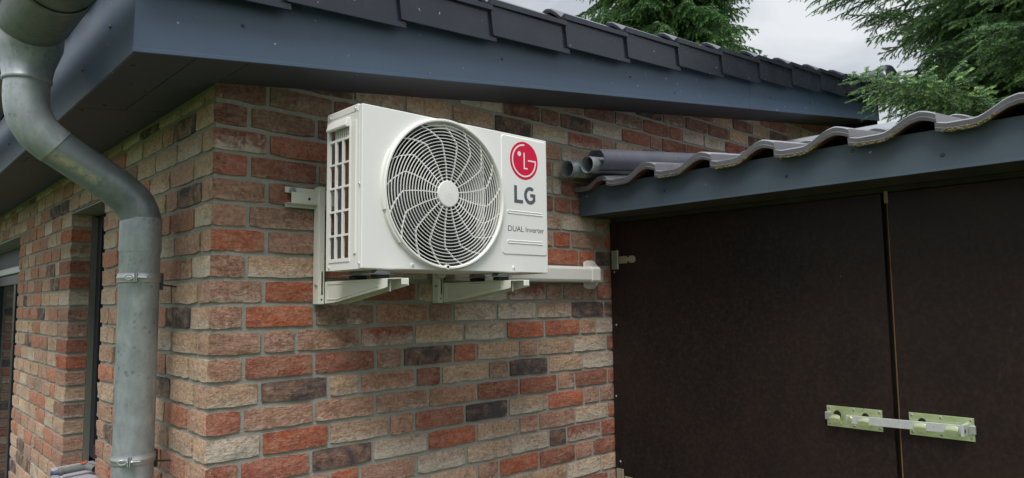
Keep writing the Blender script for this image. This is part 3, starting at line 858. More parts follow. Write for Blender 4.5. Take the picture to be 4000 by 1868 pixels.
# pantiles
def pan_h(t):
    if t < .12: return .007 * (1 - t / .12)
    if t < .38: return 0
    if t < .82:
        s_ = (t - .38) / .44; s_ = s_ * s_ * (3 - 2 * s_); return .044 * s_
    return .046 * math.cos((t - .82) / .20 * PI / 2 * .52)
def pantile_mesh():
    g = MB(); Wt = .2475; Lt = .385; th = .025
    ts = [0, .03, .06, .12, .2, .38, .44, .50, .56, .62, .68, .74, .79, .84, .89, .94, .98, 1.02]
    top, bot, low = [], [], []
    for xx, dz in ((0, -.004), (.007, 0), (Lt, 0)):
        top.append([(xx, -t * Wt, pan_h(t) + dz - xx * .045) for t in ts])
        bot.append([(xx, -t * Wt, pan_h(t) + dz - th - xx * .045) for t in ts])
    g.grid(top[::-1]); g.grid(bot, 1)
    g.grid([[(x, y, z) for x, y, z in bot[0]], [(x - .002, y, z + .010) for x, y, z in bot[0]]]); 
    g.grid([[(x - .002, y, z + .010) for x, y, z in bot[0]], [(x + .001, y, z + .0115) for x, y, z in bot[0]]])
    g.grid([[(x + .001, y, z + .0115) for x, y, z in bot[0]], top[0]])
    g.grid([top[-1], bot[-1]])
    g.grid([[r_[0] for r_ in top], [r_[0] for r_ in bot]]); g.grid([[r_[-1] for r_ in bot], [r_[-1] for r_ in top]])
    return g.mesh('pantile', [M_TILE2, M_TILE_RAW], 50)
pm = pantile_mesh(); GS = .15; ga = math.atan(GS)
for i in range(6):
    for j_ in range(11):
        y0 = -.188 - .2475 * j_ + R.uniform(-.002, .002); x0 = 1.545 + i * .34
        if y0 < YR + .1: continue
        ob('pantile', pm, gar, (x0 - 1.79, y0 + 1.2, 2.1030 + i * .34 * GS + R.uniform(-.0012, .0012)), (R.uniform(-.004, .004), -ga, 0))
    o = ob('pantile', pm, gar, (1.545 + i * .34 - 1.79, -.012 + 1.2, 2.092 + i * .34 * GS), (0, -ga, 0)); o.scale = (1, .72, .75)
g = GMB(); v = []
for x in (1.60, 3.45):
    for y in (YR + .05, -.01): v += [(x, y, 2.055 + (x - 1.6) * GS), (x, y, 2.085 + (x - 1.6) * GS)]
g.add(v, [(0, 4, 6, 2), (1, 3, 7, 5), (0, 1, 5, 4), (2, 6, 7, 3), (0, 2, 3, 1), (4, 5, 7, 6)]); g.obj('roof_deck', M_DIRT, gar)
# pale sheet lying across the upper part of the garage roof
g = MB(); g.box((0, -.43, -.16), (.012, .35, 0)); g.box((.0125, -.43, -.006), (.16, .35, 0)); g.box((0, -.56, -.16), (.012, -.4305, -.025))
sh = g.obj('metal_upstand', simple('pale_metal_sheet', (.62, .68, .72), .35, .2, var=.04, kind='World'), None, loc=(3.30, -.32, 2.538))
sh['label'] = 'pale folded metal upstand on the garage roof behind the pantile crests'; sh['category'] = 'flashing'
# moss and needles caught on the tile lips
def litter():
    m, nt, b = base_mat('moss_litter', .95, 0, .2)
    c = mixc(nt, noise(nt, coord(nt, kind='World'), 130, 3, .6), (.07, .07, .025), (.19, .17, .06)); nt.links.new(c, b.inputs['Base Color'])
    return m
M_NEEDLE_BR = simple('dead_needles', (.20, .11, .05), .9, var=.5, vs=200, kind='World')
g = GMB()
for j_ in range(1, 9):
    ys_ = -.188 - .2475 * j_
    dens = {1: .45, 2: 1., 3: 1., 4: 1.}.get(j_, .9)
    for k_ in range(int(210 * dens)):
        t = R.uniform(.08, .62); y = ys_ - t * .2475
        z = 2.1030 + pan_h(t) - .0265 + R.gauss(0, .0018)
        x = 1.5435 - abs(R.gauss(0, .002)); d = R.uniform(.002, .0055); a = R.uniform(0, 6.28)
        g.add([(x, y + d * math.cos(a), z + d * math.sin(a) * .6), (x - .002, y + d * math.cos(a + 2.1), z + d * math.sin(a + 2.1) * .6), (x + R.uniform(-.004, 0), y + d * math.cos(a + 4.2), z + d * math.sin(a + 4.2) * .6)], [(0, 1, 2)], 0)
    for k_ in range(int(9 * dens)):
        t = R.uniform(.05, .7); y = ys_ - t * .2475; z = 2.1030 + pan_h(t) - .019 + R.uniform(-.006, .003); x = 1.542
        a = R.uniform(-.7, .5); L_ = R.uniform(.008, .020)
        p = Vector((x, y, z)); q = p + Vector((-.003, -L_ * math.cos(a), L_ * math.sin(a)))
        g.add([p, q, q + Vector((0, 0, .0016)), p + Vector((0, 0, .0016))], [(0, 1, 2, 3)], 1)
o = g.obj('moss', [litter(), M_NEEDLE_BR], None); o.location = (1.79, -1.2, 0); o['kind'] = 'stuff'
o['label'] = 'moss and fallen spruce needles caught along the lower lip of the pantiles'; o['category'] = 'moss'

# bar lock across both leaves
lock = thing('bar_lock', 'galvanised bar lock with two zinc plates tinted by a painted lawn reflection across the plywood garage doors', 'lock', (1.789, -1.19, 1.19))
class LMB(MB):
    def obj(s, *a, **k):
        s.v = [(x - 1.789, y + 1.19, z - 1.19) for x, y, z in s.v]
        return MB.obj(s, *a, **k)
# measured through the plate plane: plates 185 x 70 mm
for (ya, yb, zc, cup) in ((-.964, -1.148, 1.188, -.968), (-1.2295, -1.413, 1.191, -1.409)):
    g = LMB(); g.box((1.7865, yb, zc - .0355), (1.7893, ya, zc + .0355))
    pl = g.obj('lock_plate', M_PLATE, lock, bevel=.0007)
    s1 = 1 if cup > -1.2 else -1
    for y in (ya - .009, (ya + yb) / 2, yb + .009):
        for dz in (-.027, .027):
            g = LMB(); g.cyl((1.7866, y, zc + dz), (1.7845, y, zc + dz), .0048, 12, 0, .0035); g.cyl((1.7845, y, zc + dz), (1.7842, y, zc + dz), .0016, 6, 1)
            g.obj('screw', [M_STEEL, M_BLACK], pl)
    g = LMB(); g.box((1.778, cup - .009, zc - .014), (1.7865, cup + .009, zc + .014)); g.obj('end_catch', M_STEEL, pl, bevel=.003)
def hook(y, zc, hole):
    g = LMB(); n = 8; w = .0175
    for s_ in range(1):
        prof = [(1.7865, zc - .016), (1.776, zc - .018), (1.7655, zc - .016), (1.7625, zc - .008), (1.7620, zc + .004), (1.7645, zc + .013)]
        inn = [(x + .0022, z) if x < 1.77 else (x, z + .0022) for x, z in prof]
        rows = []
        for (x, z) in prof: rows.append([(x, y + w * u, z - (.0045 * u * u if z > zc else 0)) for u in (-1, -.5, 0, .5, 1)])
        rows2 = [[(x + .0024, yy, z + .0015) for x, yy, z in r_] for r_ in rows]
        g.grid(rows[::-1]); g.grid(rows2); g.grid([rows[-1], rows2[-1]])
        g.grid([[r_[0] for r_ in rows], [r_[0] for r_ in rows2]]); g.grid([[r_[-1] for r_ in rows2], [r_[-1] for r_ in rows]])
    if hole:
        g.prism([(y + .013 * math.cos(a), zc + .010 + .016 * math.sin(a)) for a in [2 * PI * k_ / 16 for k_ in range(16)]], 'x', 1.7858, 1.7864, 1)
    return g.obj('bar_hook', [M_PLATE, M_BLACK], lock, smooth=40)
hook(-1.000, 1.183, True); hook(-1.094, 1.183, True); hook(-1.268, 1.186, True); hook(-1.357, 1.187, False)
g = LMB(); Mb = Matrix.Translation((0, 0, 0))
x0, x1 = 1.7665, 1.7715
g.add([(x0, -1.036, 1.171), (x0, -1.036, 1.199), (x0, -1.388, 1.177), (x0, -1.388, 1.205), (x1, -1.036, 1.171), (x1, -1.036, 1.199), (x1, -1.388, 1.177), (x1, -1.388, 1.205)],
      [(0, 1, 3, 2), (4, 6, 7, 5), (1, 5, 7, 3), (0, 2, 6, 4), (0, 4, 5, 1), (2, 3, 7, 6)])
g.obj('locking_bar', M_GALV, lock, bevel=.0012)
g = LMB(); g.box((1.745, -1.396, 1.174), (1.786, -1.386, 1.208)); g.cyl((1.752, -1.3965, 1.190), (1.752, -1.3972, 1.190), .006, 12, 1); g.obj('bar_end', [M_GALV, M_BLACK], lock, bevel=.0025)
g = LMB(); g.cyl((1.7664, -1.050, 1.1865), (1.7605, -1.050, 1.1865), .0095, 20, 0, .0075); g.obj('rivet', M_PLATE, lock, smooth=40)

# ------------------------------------------------------------------ air conditioner
AX, AZ = .2614, 1.6935
AX1, AZ1, AF, AB = .9965, 2.1575, -.379, -.1845
ac = thing('air_conditioner', 'white wall-mounted air conditioner outdoor unit with round fan grille and red logo', 'air conditioner', (AX, AF, AZ))
class AMB(MB):
    def obj(s, *a, **k):
        s.v = [(x - AX, y - AF, z - AZ) for x, y, z in s.v]
        return MB.obj(s, *a, **k)
FC = (.5555, 1.9255); FR = .2225
# front sheet with its round opening
g = AMB(); N = 96
circ, outer = [], []
fx0, fx1, fz0, fz1 = AX + .0025, AX1 - .002, AZ + .001, AZ1 - .003
for i in range(N):
    a = 2 * PI * i / N; dx, dz = math.cos(a), math.sin(a)
    circ.append((FC[0] + FR * dx, FC[1] + FR * dz))
    ts_ = []
    if dx > 1e-9: ts_.append((fx1 - FC[0]) / dx)
    if dx < -1e-9: ts_.append((fx0 - FC[0]) / dx)
    if dz > 1e-9: ts_.append((fz1 - FC[1]) / dz)
    if dz < -1e-9: ts_.append((fz0 - FC[1]) / dz)
    t = min(ts_); outer.append([FC[0] + t * dx, FC[1] + t * dz])
for cx_ in (fx0, fx1):
    for cz_ in (fz0, fz1):
        j_ = min(range(N), key=lambda i: (outer[i][0] - cx_) ** 2 + (outer[i][1] - cz_) ** 2); outer[j_] = [cx_, cz_]
rows = [[(x, AF, z) for x, z in outer], [(x, AF, z) for x, z in circ], [(x, AF + .02, z) for x, z in circ]]
back = [(x, AF + .0185, z) for x, z in outer]
g.grid([back] + rows, closed=True)
o = g.obj('front_panel', M_WHITE, ac, bevel=.003, seg=3)
# body shell: top lid, back, bottom, right side
g = AMB(); g.box((AX + .0005, AF + .0195, AZ1 - .022), (AX1 - .001, AB, AZ1)); g.obj('top_lid', M_WHITE, ac, bevel=.003, seg=2)
g = AMB(); g.box((AX + .006, AF + .02, AZ), (AX1 - .004, AB, AZ + .012)); g.obj('base_tray', M_WHITE, ac, bevel=.002)
g = AMB(); g.box((AX1 - .012, AF + .0195, AZ + .0125), (AX1 - .002, AB, AZ1 - .0225)); g.box((.72, AF + .02, AZ + .0125), (.725, AB - .002, AZ1 - .0225)); g.box((AX + .03, AB - .012, AZ + .0125), (AX1 - .0125, AB - .004, AZ1 - .0225))
g.obj('casing', M_WHITE, ac)
g = AMB(); g.box((AX1 - .0005, -.352, 1.712), (AX1 + .0125, -.235, 1.940)); g.obj('valve_cover', M_WHITE2, ac, bevel=.006, seg=3)
# side grille panel with real openings
cy0, cy1 = -.3765, AB + .0005
ybr = [AB, -.2035, -.2060, -.2355, -.2440, -.2755, -.2840, -.3150, -.3175, -.330, -.3625, -.3675]
holes_y = [(-.2060, -.2355), (-.2440, -.2755), (-.2840, -.3150)]
rowsz = [(2.003, 2.066), (1.9345, 1.998), (1.866, 1.9285), (1.7960, 1.8595), (1.727, 1.790)]
g = AMB()
ys_ = sorted(set([-.3665, -.3185, -.2020, AB + .0] + [y for h in holes_y for y in h]))
zs_ = sorted(set([1.694, 1.7165, 2.073, 2.125, 2.1350] + [z for h in rowsz for z in h]))
xo, xi = AX + .0012, AX + .0050
def ishole(ya, yb, za, zb):
    ym, zm = (ya + yb) / 2, (za + zb) / 2
    if any(a > ym > b for a, b in holes_y) and any(a < zm < b for a, b in rowsz): return True
    if 2.073 < zm < 2.125 and -.3150 < ym < -.2060: return True
    return False
for i in range(len(ys_) - 1):
    for k_ in range(len(zs_) - 1):
        ya, yb, za, zb = ys_[i], ys_[i + 1], zs_[k_], zs_[k_ + 1]
        if ishole(ya, yb, za, zb): continue
        proud = (-.3190 < (ya + yb) / 2 < -.2015) and (1.716 < (za + zb) / 2 < 2.126)
        x_ = xo - (.0022 if proud else 0)
        g.add([(x_, ya, za), (x_, yb, za), (x_, yb, zb), (x_, ya, zb)], [(0, 3, 2, 1)])
        def wall(p, q, nb):
            if nb is True:
                g.add([(x_, p[0], p[1]), (x_, q[0], q[1]), (xi, q[0], q[1]), (xi, p[0], p[1])], [(0, 1, 2, 3)])
            elif nb is not None:
                pr2 = nb; x2 = xo - (.0022 if pr2 else 0)
                if x2 > x_: g.add([(x_, p[0], p[1]), (x_, q[0], q[1]), (x2, q[0], q[1]), (x2, p[0], p[1])], [(0, 1, 2, 3)])
        def state(i2, k2):
            if not (0 <= i2 < len(ys_) - 1 and 0 <= k2 < len(zs_) - 1): return True
            a, b, c, d = ys_[i2], ys_[i2 + 1], zs_[k2], zs_[k2 + 1]
            if ishole(a, b, c, d): return True
            return (-.3190 < (a + b) / 2 < -.2015) and (1.716 < (c + d) / 2 < 2.126)
        sres = state(i - 1, k_); wall((ya, za), (ya, zb), sres)
        sres = state(i + 1, k_); wall((yb, zb), (yb, za), sres)
        sres = state(i, k_ - 1); wall((yb, za), (ya, za), sres)
        sres = state(i, k_ + 1); wall((ya, zb), (yb, zb), sres)
g.obj('side_grille', M_WHITE2, ac)
# rib, dimple, vent slats with hood
g = AMB(); g.box((xo - .0035, -.3535, 1.735), (xo + .001, -.3400, 2.112)); g.obj('side_rib', M_WHITE2, ac, bevel=.003, seg=3)
g = AMB()
for k_ in range(8):
    y = -.2345 - k_ * .0108; g.box((xo + .0005, y - .0022, 2.0735), (xo + .008, y + .0022, 2.1245))
g.obj('vent_slats', M_WHITE2, ac)
g = AMB(); g.prism([(AX - .012, 2.098), (AX - .014, 2.104), (AX - .008, 2.1245), (AX + .001, 2.1285), (AX + .001, 2.1000)], 'y', -.3165, -.2035); g.obj('vent_hood', M_WHITE2, ac, bevel=.002)
for (y, z) in ((-.205, 2.1435), (-.347, 2.1455), (-.2055, 1.7035), (-.3712, 1.9290), (-.3715, 1.709)):
    screw((-.0008, y - AF, z - AZ), (-1, 0, 0), .0042, ac, M_WHITE2, t=.002)
for (x, z) in ((.4325, 1.7085), (.8325, 1.7095)):
    g = AMB(); g.cyl((x, AF + .0005, z), (x, AF - .0008, z), .0085, 18, 0, .0075); g.cyl((x, AF - .0008, z), (x, AF - .0030, z), .0048, 12, 0, .0035); g.cyl((x, AF - .0030, z), (x, AF - .0033, z), .0017, 6, 1)
    g.obj('screw', [M_WHITE2, M_BLACK], ac, smooth=40)
# coil behind the side grille
def coil_mat():
    m, nt, b = base_mat('coil_fins', .5, .35, .4)
    P = coord(nt, kind='World'); Pz = coord(nt, (1, 1, 1), kind='World')
    w = nt.nodes.new('ShaderNodeTexWave'); w.wave_type = 'BANDS'; w.bands_direction = 'Z'; w.inputs['Scale'].default_value = 95; nt.links.new(P, w.inputs['Vector'])
    c = mixc(nt, noise(nt, P, 22, 4, .6), (.16, .08, .03), (.34, .20, .085))
    c = mixc(nt, ramp(nt, w.outputs[0], [(.3, .55), (.7, 0.)]), c, (.06, .035, .02)); nt.links.new(c, b.inputs['Base Color'])
    bump(nt, b, w.outputs[0], .5, .002)
    return m
g = AMB(); g.box((AX + .022, -.33, AZ + .013), (AX + .045, -.2425, AZ1 - .0225)); g.obj('coil_fins', coil_mat(), ac)
g = AMB(); g.box((AX + .024, -.2415, AZ + .013), (AX + .045, AB - .012, AZ1 - .0225)); g.obj('coil_end_plate', simple('coil_end', (.16, .155, .175), .5, .4, var=.2, vs=30), ac)
# fan housing, motor and blades
g = AMB(); n = 64; rows = []
for (r_, y_) in ((FR, AF + .02), (FR - .016, AF + .035), (FR - .020, AF + .07), (FR - .020, AF + .10)):
    rows.append([(FC[0] + r_ * math.cos(2 * PI * a / n), y_, FC[1] + r_ * math.sin(2 * PI * a / n)) for a in range(n)])
g.grid(rows, closed=True); g.obj('fan_housing', simple('housing_inner', (.06, .062, .06), .5, var=.05), ac, smooth=60)
g = AMB(); g.add([(FC[0] - .26, AB - .0125, FC[1] - .228), (FC[0] + .16, AB - .0125, FC[1] - .228), (FC[0] + .16, AB - .0125, FC[1] + .21), (FC[0] - .26, AB - .0125, FC[1] + .21)], [(0, 1, 2, 3)])
g.obj('rear_coil', simple('rear_coil', (.014, .014, .018), .6, .2, var=.3, vs=40), ac)
fan = AMB(); fan.cyl((FC[0], AF + .035, FC[1]), (FC[0], AF + .10, FC[1]), .045, 28)
for b_ in range(3):
    a0 = math.radians(20 + 120 * b_); rows = []; rows2 = []
    for i in range(9):
        r_ = .042 + (.196 - .042) * i / 8; row = []
        for j_ in range(9):
            t = j_ / 8; a = a0 + math.radians(18 * (i / 8)) + math.radians(92 - 14 * i / 8) * t
            y = AF + .045 + .050 * (1 - t) * (1 - .25 * i / 8)
            row.append((FC[0] + r_ * math.cos(a), y, FC[1] + r_ * math.sin(a)))
        rows.append(row); rows2.append([(x, y + .003, z) for x, y, z in row])
    fan.grid(rows); fan.grid([r_[::-1] for r_ in rows2])
fan.obj('fan', M_FANBLADE, ac, smooth=60)
# bezel ring and wire grille
g = AMB(); n = 112; rows = []
for (r_, y_) in ((FR - .003, AF + .010), (FR - .004, AF - .0110), (FR - .0015, AF - .0145), (FR + .003, AF - .0145), (FR + .0062, AF - .0100), (FR + .0080, AF + .0005)):
    rows.append([(FC[0] + r_ * math.cos(2 * PI * a / n), y_, FC[1] + r_ * math.sin(2 * PI * a / n)) for a in range(n)])
g.grid(rows, closed=True)
bz = g.obj('bezel_ring', M_WHITE2, ac, smooth=50)
for (a0, a1) in ((-55, -37), (145, 162), (208, 226)) if False else ((152, 196), (199, 222)):
    g = AMB(); rows = []
    for (r_, y_) in ((FR + .0055, AF - .0112), (FR + .0105, AF - .0100), (FR + .0125, AF - .004), (FR + .0125, AF + .0005)):
        rows.append([(FC[0] + r_ * math.cos(math.radians(a0 + (a1 - a0) * k_ / 18)), y_, FC[1] + r_ * math.sin(math.radians(a0 + (a1 - a0) * k_ / 18))) for k_ in range(19)])
    g.grid(rows); g.add([rows[k_][0] for k_ in range(4)], [(0, 1, 2, 3)]); g.add([rows[k_][-1] for k_ in range(4)], [(0, 1, 2, 3)])
    g.obj('grip_lip', M_WHITE2, bz, smooth=50)
HUBR = .0405; RIN = FR - .003
def wy(r_): return AF - .0095 + .006 * (r_ / RIN) ** 2 * 1.0 - .0015
gril = AMB(); 
for k_ in range(17):
    r_ = HUBR + .0095 + (RIN - HUBR - .0095) * k_ / 17 
    y_ = wy(r_); rows = []
    for (dr, dy) in ((-.0009, -.0016), (.0009, -.0016), (.0010, .0014), (-.0010, .0014)):
        rows.append([(FC[0] + (r_ + dr) * math.cos(2 * PI * a / 80), y_ + dy, FC[1] + (r_ + dr) * math.sin(2 * PI * a / 80)) for a in range(80)])
    gril.grid(rows + [rows[0]], closed=True)
go_ = gril.obj('wire_grille', M_WHITE2, ac, smooth=45)
spoke = MB(); NSP = 17
pts = [(HUBR - .001, 0.0), (.09, -1.), (.13, .5), (.160, 2.0), (.170, 5.), (.195, 13.), (RIN + .001, 21.)]
for k_ in range(NSP):
    a0 = 360 * k_ / NSP + 180
    g = AMB(); P3 = []
    for r_, da in pts:
        a = math.radians(a0 + da); P3.append(Vector((FC[0] + r_ * math.cos(a), wy(r_) + .0035, FC[1] + r_ * math.sin(a))))
    rowsA, rowsB, rowsC, rowsD = [], [], [], []
    for i, p in enumerate(P3):
        t = (P3[min(i + 1, len(P3) - 1)] - P3[max(i - 1, 0)]).normalized(); nrm = Vector((-t.z, 0, t.x)) * .0014
        rowsA.append(p + nrm + Vector((0, -.0032, 0))); rowsB.append(p - nrm + Vector((0, -.0032, 0)))
        rowsC.append(p - nrm + Vector((0, .002, 0))); rowsD.append(p + nrm + Vector((0, .002, 0)))
    g.grid([rowsA, rowsB, rowsC, rowsD, rowsA])
    g.obj('spoke', M_WHITE2, go_)
g = AMB(); n = 40; rows = []
for (r_, y_) in ((HUBR, AF + .002), (HUBR, AF - .0115), (HUBR - .002, AF - .0138), (.001, AF - .0150)):
    rows.append([(FC[0] + r_ * math.cos(2 * PI * a / n), y_, FC[1] + r_ * math.sin(2 * PI * a / n)) for a in range(n)])
g.grid(rows, closed=True); g.obj('hub_disc', M_WHITE2, go_, smooth=40)
g = AMB(); g.cyl((FC[0] - .005, AF - .0148, FC[1] - FR + .0015), (FC[0] - .005, AF - .001, FC[1] - FR + .0015), .0075, 18); g.cyl((FC[0] - .005, AF - .0150, FC[1] - FR + .0015), (FC[0] - .005, AF - .0148, FC[1] - FR + .0015), .0042, 14, 1)
g.obj('locking_eyelet', [M_WHITE2, M_BLACK], bz, smooth=40)
# raised label panel with two pressed bars
def rrect(x0, x1, z0, z1, r, n=6):
    out = []
    for (cx_, cz_, a0) in ((x1 - r, z1 - r, 0), (x0 + r, z1 - r, 90), (x0 + r, z0 + r, 180), (x1 - r, z0 + r, 270)):
        for k_ in range(n + 1):
            a = math.radians(a0 + 90 * k_ / n); out.append((cx_ + r * math.cos(a), cz_ + r * math.sin(a)))
    return out
g = AMB(); A = rrect(.7805, .9900, 1.752, 2.1475, .012); B = rrect(.7835, .9870, 1.755, 2.1445, .010)
g.grid([[(x, AF + .0002, z) for x, z in A], [(x, AF - .0022, z) for x, z in B]], closed=True); g.add([(x, AF - .0022, z) for x, z in B], [tuple(range(len(B)))])
lp = g.obj('label_panel', M_WHITE, ac, smooth=20)
PF = AF - .0022
for zc_ in (1.8925, 1.7945):
    g = AMB(); A = rrect(.8025, .9690, zc_ - .0062, zc_ + .0062, .0058); B = rrect(.8050, .9665, zc_ - .0040, zc_ + .0040, .0038); Cc = rrect(.8065, .9650, zc_ - .0025, zc_ + .0025, .0024)
    g.grid([[(x, PF + .0002, z) for x, z in A], [(x, PF - .0020, z) for x, z in B], [(x, PF - .0005, z) for x, z in Cc]], closed=True); g.add([(x, PF - .0005, z) for x, z in Cc], [tuple(range(len(Cc)))])
    g.obj('pressed_bar', M_WHITE, lp, smooth=20)
# round red emblem and lettering, flat print 0.4 mm thick
LC = (.8835, 2.0700); LR = .0645
g = AMB(); g.prism([(LC[0] + LR * math.cos(2 * PI * k_ / 64), LC[1] + LR * math.sin(2 * PI * k_ / 64)) for k_ in range(64)], 'y', PF - .0004, PF); g.obj('emblem_disc', M_LOGO, lp)
g = AMB(); y0_, y1_ = PF - .0008, PF - .0004
def ann(a0, a1, r0, r1, n=48):
    for k_ in range(n):
        a, b = math.radians(a0 + (a1 - a0) * k_ / n), math.radians(a0 + (a1 - a0) * (k_ + 1) / n)
        q = [(LC[0] + r_ * math.cos(t), LC[1] + r_ * math.sin(t)) for r_, t in ((r0, a), (r1, a), (r1, b), (r0, b))]
        g.prism(q, 'y', y0_, y1_)
ann(88, 360, LR * .785, LR * .865); ann(0, 5.2, LR * .785, LR * .865, 2)
def rc(x0, x1, z0, z1): g.prism([(LC[0] + LR * x0, LC[1] + LR * z0), (LC[0] + LR * x1, LC[1] + LR * z0), (LC[0] + LR * x1, LC[1] + LR * z1), (LC[0] + LR * x0, LC[1] + LR * z1)], 'y', y0_, y1_)
rc(.28, .783, -.002, .075); rc(-.035, .045, -.44, .43); rc(.0455, .25, -.44, -.365)
g.prism([(LC[0] - .34 * LR + .125 * LR * math.cos(2 * PI * k_ / 24), LC[1] + .33 * LR + .125 * LR * math.sin(2 * PI * k_ / 24)) for k_ in range(24)], 'y', y0_, y1_)
g.obj('emblem_lines', M_WPRINT, lp)
g = AMB(); y0_, y1_ = PF - .0005, PF
LX, LZ, LH = .8365, 1.9245, .0585
g.prism([(LX, LZ), (LX + .0400, LZ), (LX + .0400, LZ + .0115), (LX + .0125, LZ + .0115), (LX + .0125, LZ + LH), (LX, LZ + LH)], 'y', y0_, y1_)
gc = (.9100, LZ + LH / 2); RO, RI = (.0283, .0300), (.0158, .0178)
def el(t, rr_): return (gc[0] + rr_[0] * math.cos(t), gc[1] + rr_[1] * math.sin(t))
n = 30
for k_ in range(n):
    a, b = math.radians(52 + (322 - 52) * k_ / n), math.radians(52 + (322 - 52) * (k_ + 1) / n)
    g.prism([el(a, RI), el(a, RO), el(b, RO), el(b, RI)], 'y', y0_, y1_)
e1 = el(math.radians(322), RO)
g.prism([(.9105, LZ + .0245), (e1[0] + .0018, LZ + .0245), (e1[0] + .0018, LZ + .0355), (.9105, LZ + .0355)], 'y', y0_ - .0002, y1_)
g.prism([(e1[0] - .0095, LZ + .0100), (e1[0] + .0018, LZ + .0100), (e1[0] + .0018, LZ + .0244), (e1[0] - .0095, LZ + .0244)], 'y', y0_ - .0002, y1_)
g.obj('lettering', M_INK, lp)
cu = bpy.data.curves.new('lettering', 'FONT'); cu.body = 'DUAL Inverter'; cu.size = .0262; cu.offset = -.0002; cu.extrude = .0002; cu.space_character = .97
to = bpy.data.objects.new('tmp', cu); COL.objects.link(to)
dg = bpy.context.evaluated_depsgraph_get(); me = bpy.data.meshes.new_from_object(to.evaluated_get(dg)); bpy.data.objects.remove(to)
me.name = 'lettering'; me.materials.clear(); me.materials.append(M_INK2)
w_ = max(v.co.x for v in me.vertices); sx = .1690 / w_
o = ob('lettering', me, lp, (.8055 - AX, PF - .0003 - AF, 1.8295 - AZ), (PI / 2, 0, 0)); o.scale = (sx, 1, 1)

# feet of the unit
def foot(x, y):
    f = thing('mounting_foot', '', 'foot', (x, y, 1.669))
    g = MB(); g.box((-.022, -.016, .0005), (.022, .016, .011)); g.obj('rubber_pad', M_RUBBER, f, bevel=.003)
    g = MB(); g.box((-.050, -.019, .0115), (.036, .019, .0135)); g.prism([(-.030, .0135), (-.020, .0235), (.020, .0235), (.026, .0135)], 'y', -.015, .015); g.obj('foot_plate', M_STEEL, f, bevel=.0008)
    g = MB(); g.cyl((.006, 0, .010), (.006, 0, .0232), .006, 6); g.cyl((.006, 0, -.025), (.006, 0, .0), .0035, 8); g.obj('bolt', M_STEEL, f)
    f['group'] = 'mounting feet under the air conditioner'
    return f
for (x, y, lab) in ((.352, -.335, 'steel mounting foot at the front of the left bracket arm'), (.352, -.215, 'steel mounting foot at the wall end of the left bracket arm'),
                    (.815, -.335, 'steel mounting foot at the front of the right bracket arm'), (.815, -.215, 'steel mounting foot at the wall end of the right bracket arm')):
    foot(x, y)['label'] = lab

# ------------------------------------------------------------------ wall bracket
br = thing('wall_bracket', 'cream steel wall bracket with rail, posts and two tapered arms carrying the air conditioner', 'bracket', (.3, 0, 1.6))
class BMB(MB):
    def obj(s, *a, **k):
        s.v = [(x - .3, y, z - 1.6) for x, y, z in s.v]
        return MB.obj(s, *a, **k)
def channel(x0, x1):
    g = BMB()
    g.box((x0, -.010, 1.944), (x1, -.0075, 1.962)); g.box((x0 + .012, -.030, 1.911), (x1, -.028, 1.9445)); g.box((x0 + .012, -.0295, 1.9425), (x1, -.0078, 1.9445)); g.box((x0, -.0295, 1.9085), (x1, -.0078, 1.9107))
    g.box((x0 + .002, -.010, 1.899), (x1, -.0075, 1.9083)); g.box((x0, -.0125, 1.9030), (x1, -.0103, 1.9083))
    return g
g = channel(.2150, .96); g.obj('cross_rail', M_BRACKET, br, bevel=.0008, seg=1)
g = BMB(); g.cyl((.286, -.0312, 1.9265), (.286, -.0304, 1.9265), .0042, 14); g.obj('slot_hole', M_BLACK, br)
g = BMB(); g.cyl((.239, -.0103, 1.951), (.239, -.018, 1.951), .0085, 6); g.cyl((.239, -.0103, 1.951), (.239, -.012, 1.951), .012, 18); g.cyl((.239, -.018, 1.951), (.239, -.021, 1.951), .005, 10); g.obj('wall_bolt', M_STEEL, br, smooth=40)
def post(x0):
    g = BMB(); x1 = x0 + .019
    g.box((x0, -.0405, 1.598), (x1, -.0380, 1.968)); g.box((x0, -.0378, 1.598), (x0 + .0022, -.003, 1.968)); g.box((x1 - .0022, -.0378, 1.598), (x1, -.003, 1.968))
    p = g.obj('post', M_BRACKET, br, bevel=.001)
    g = BMB(); g.add([], [])
    A = rrect(x0 + .0065, x1 - .004, 1.628, 1.700, .0055)
    g.prism(A, 'y', -.0418, -.0403); g.obj('post_rib', M_BRACKET, p, bevel=.0007)
    for z in (1.6125,): 
        g = BMB(); g.cyl((x0 + .010, -.0412, z), (x0 + .010, -.0404, z), .0028, 10); g.obj('rivet_hole', M_BLACK, p)
    g = BMB(); g.cyl((x0 - .004, -.028, 1.657), (x0 + .0, -.028, 1.657), .006, 6); g.cyl((x0 - .007, -.028, 1.657), (x0 - .004, -.028, 1.657), .0035, 10); g.obj('post_bolt', M_STEEL, p)
post(.316); post(.782)
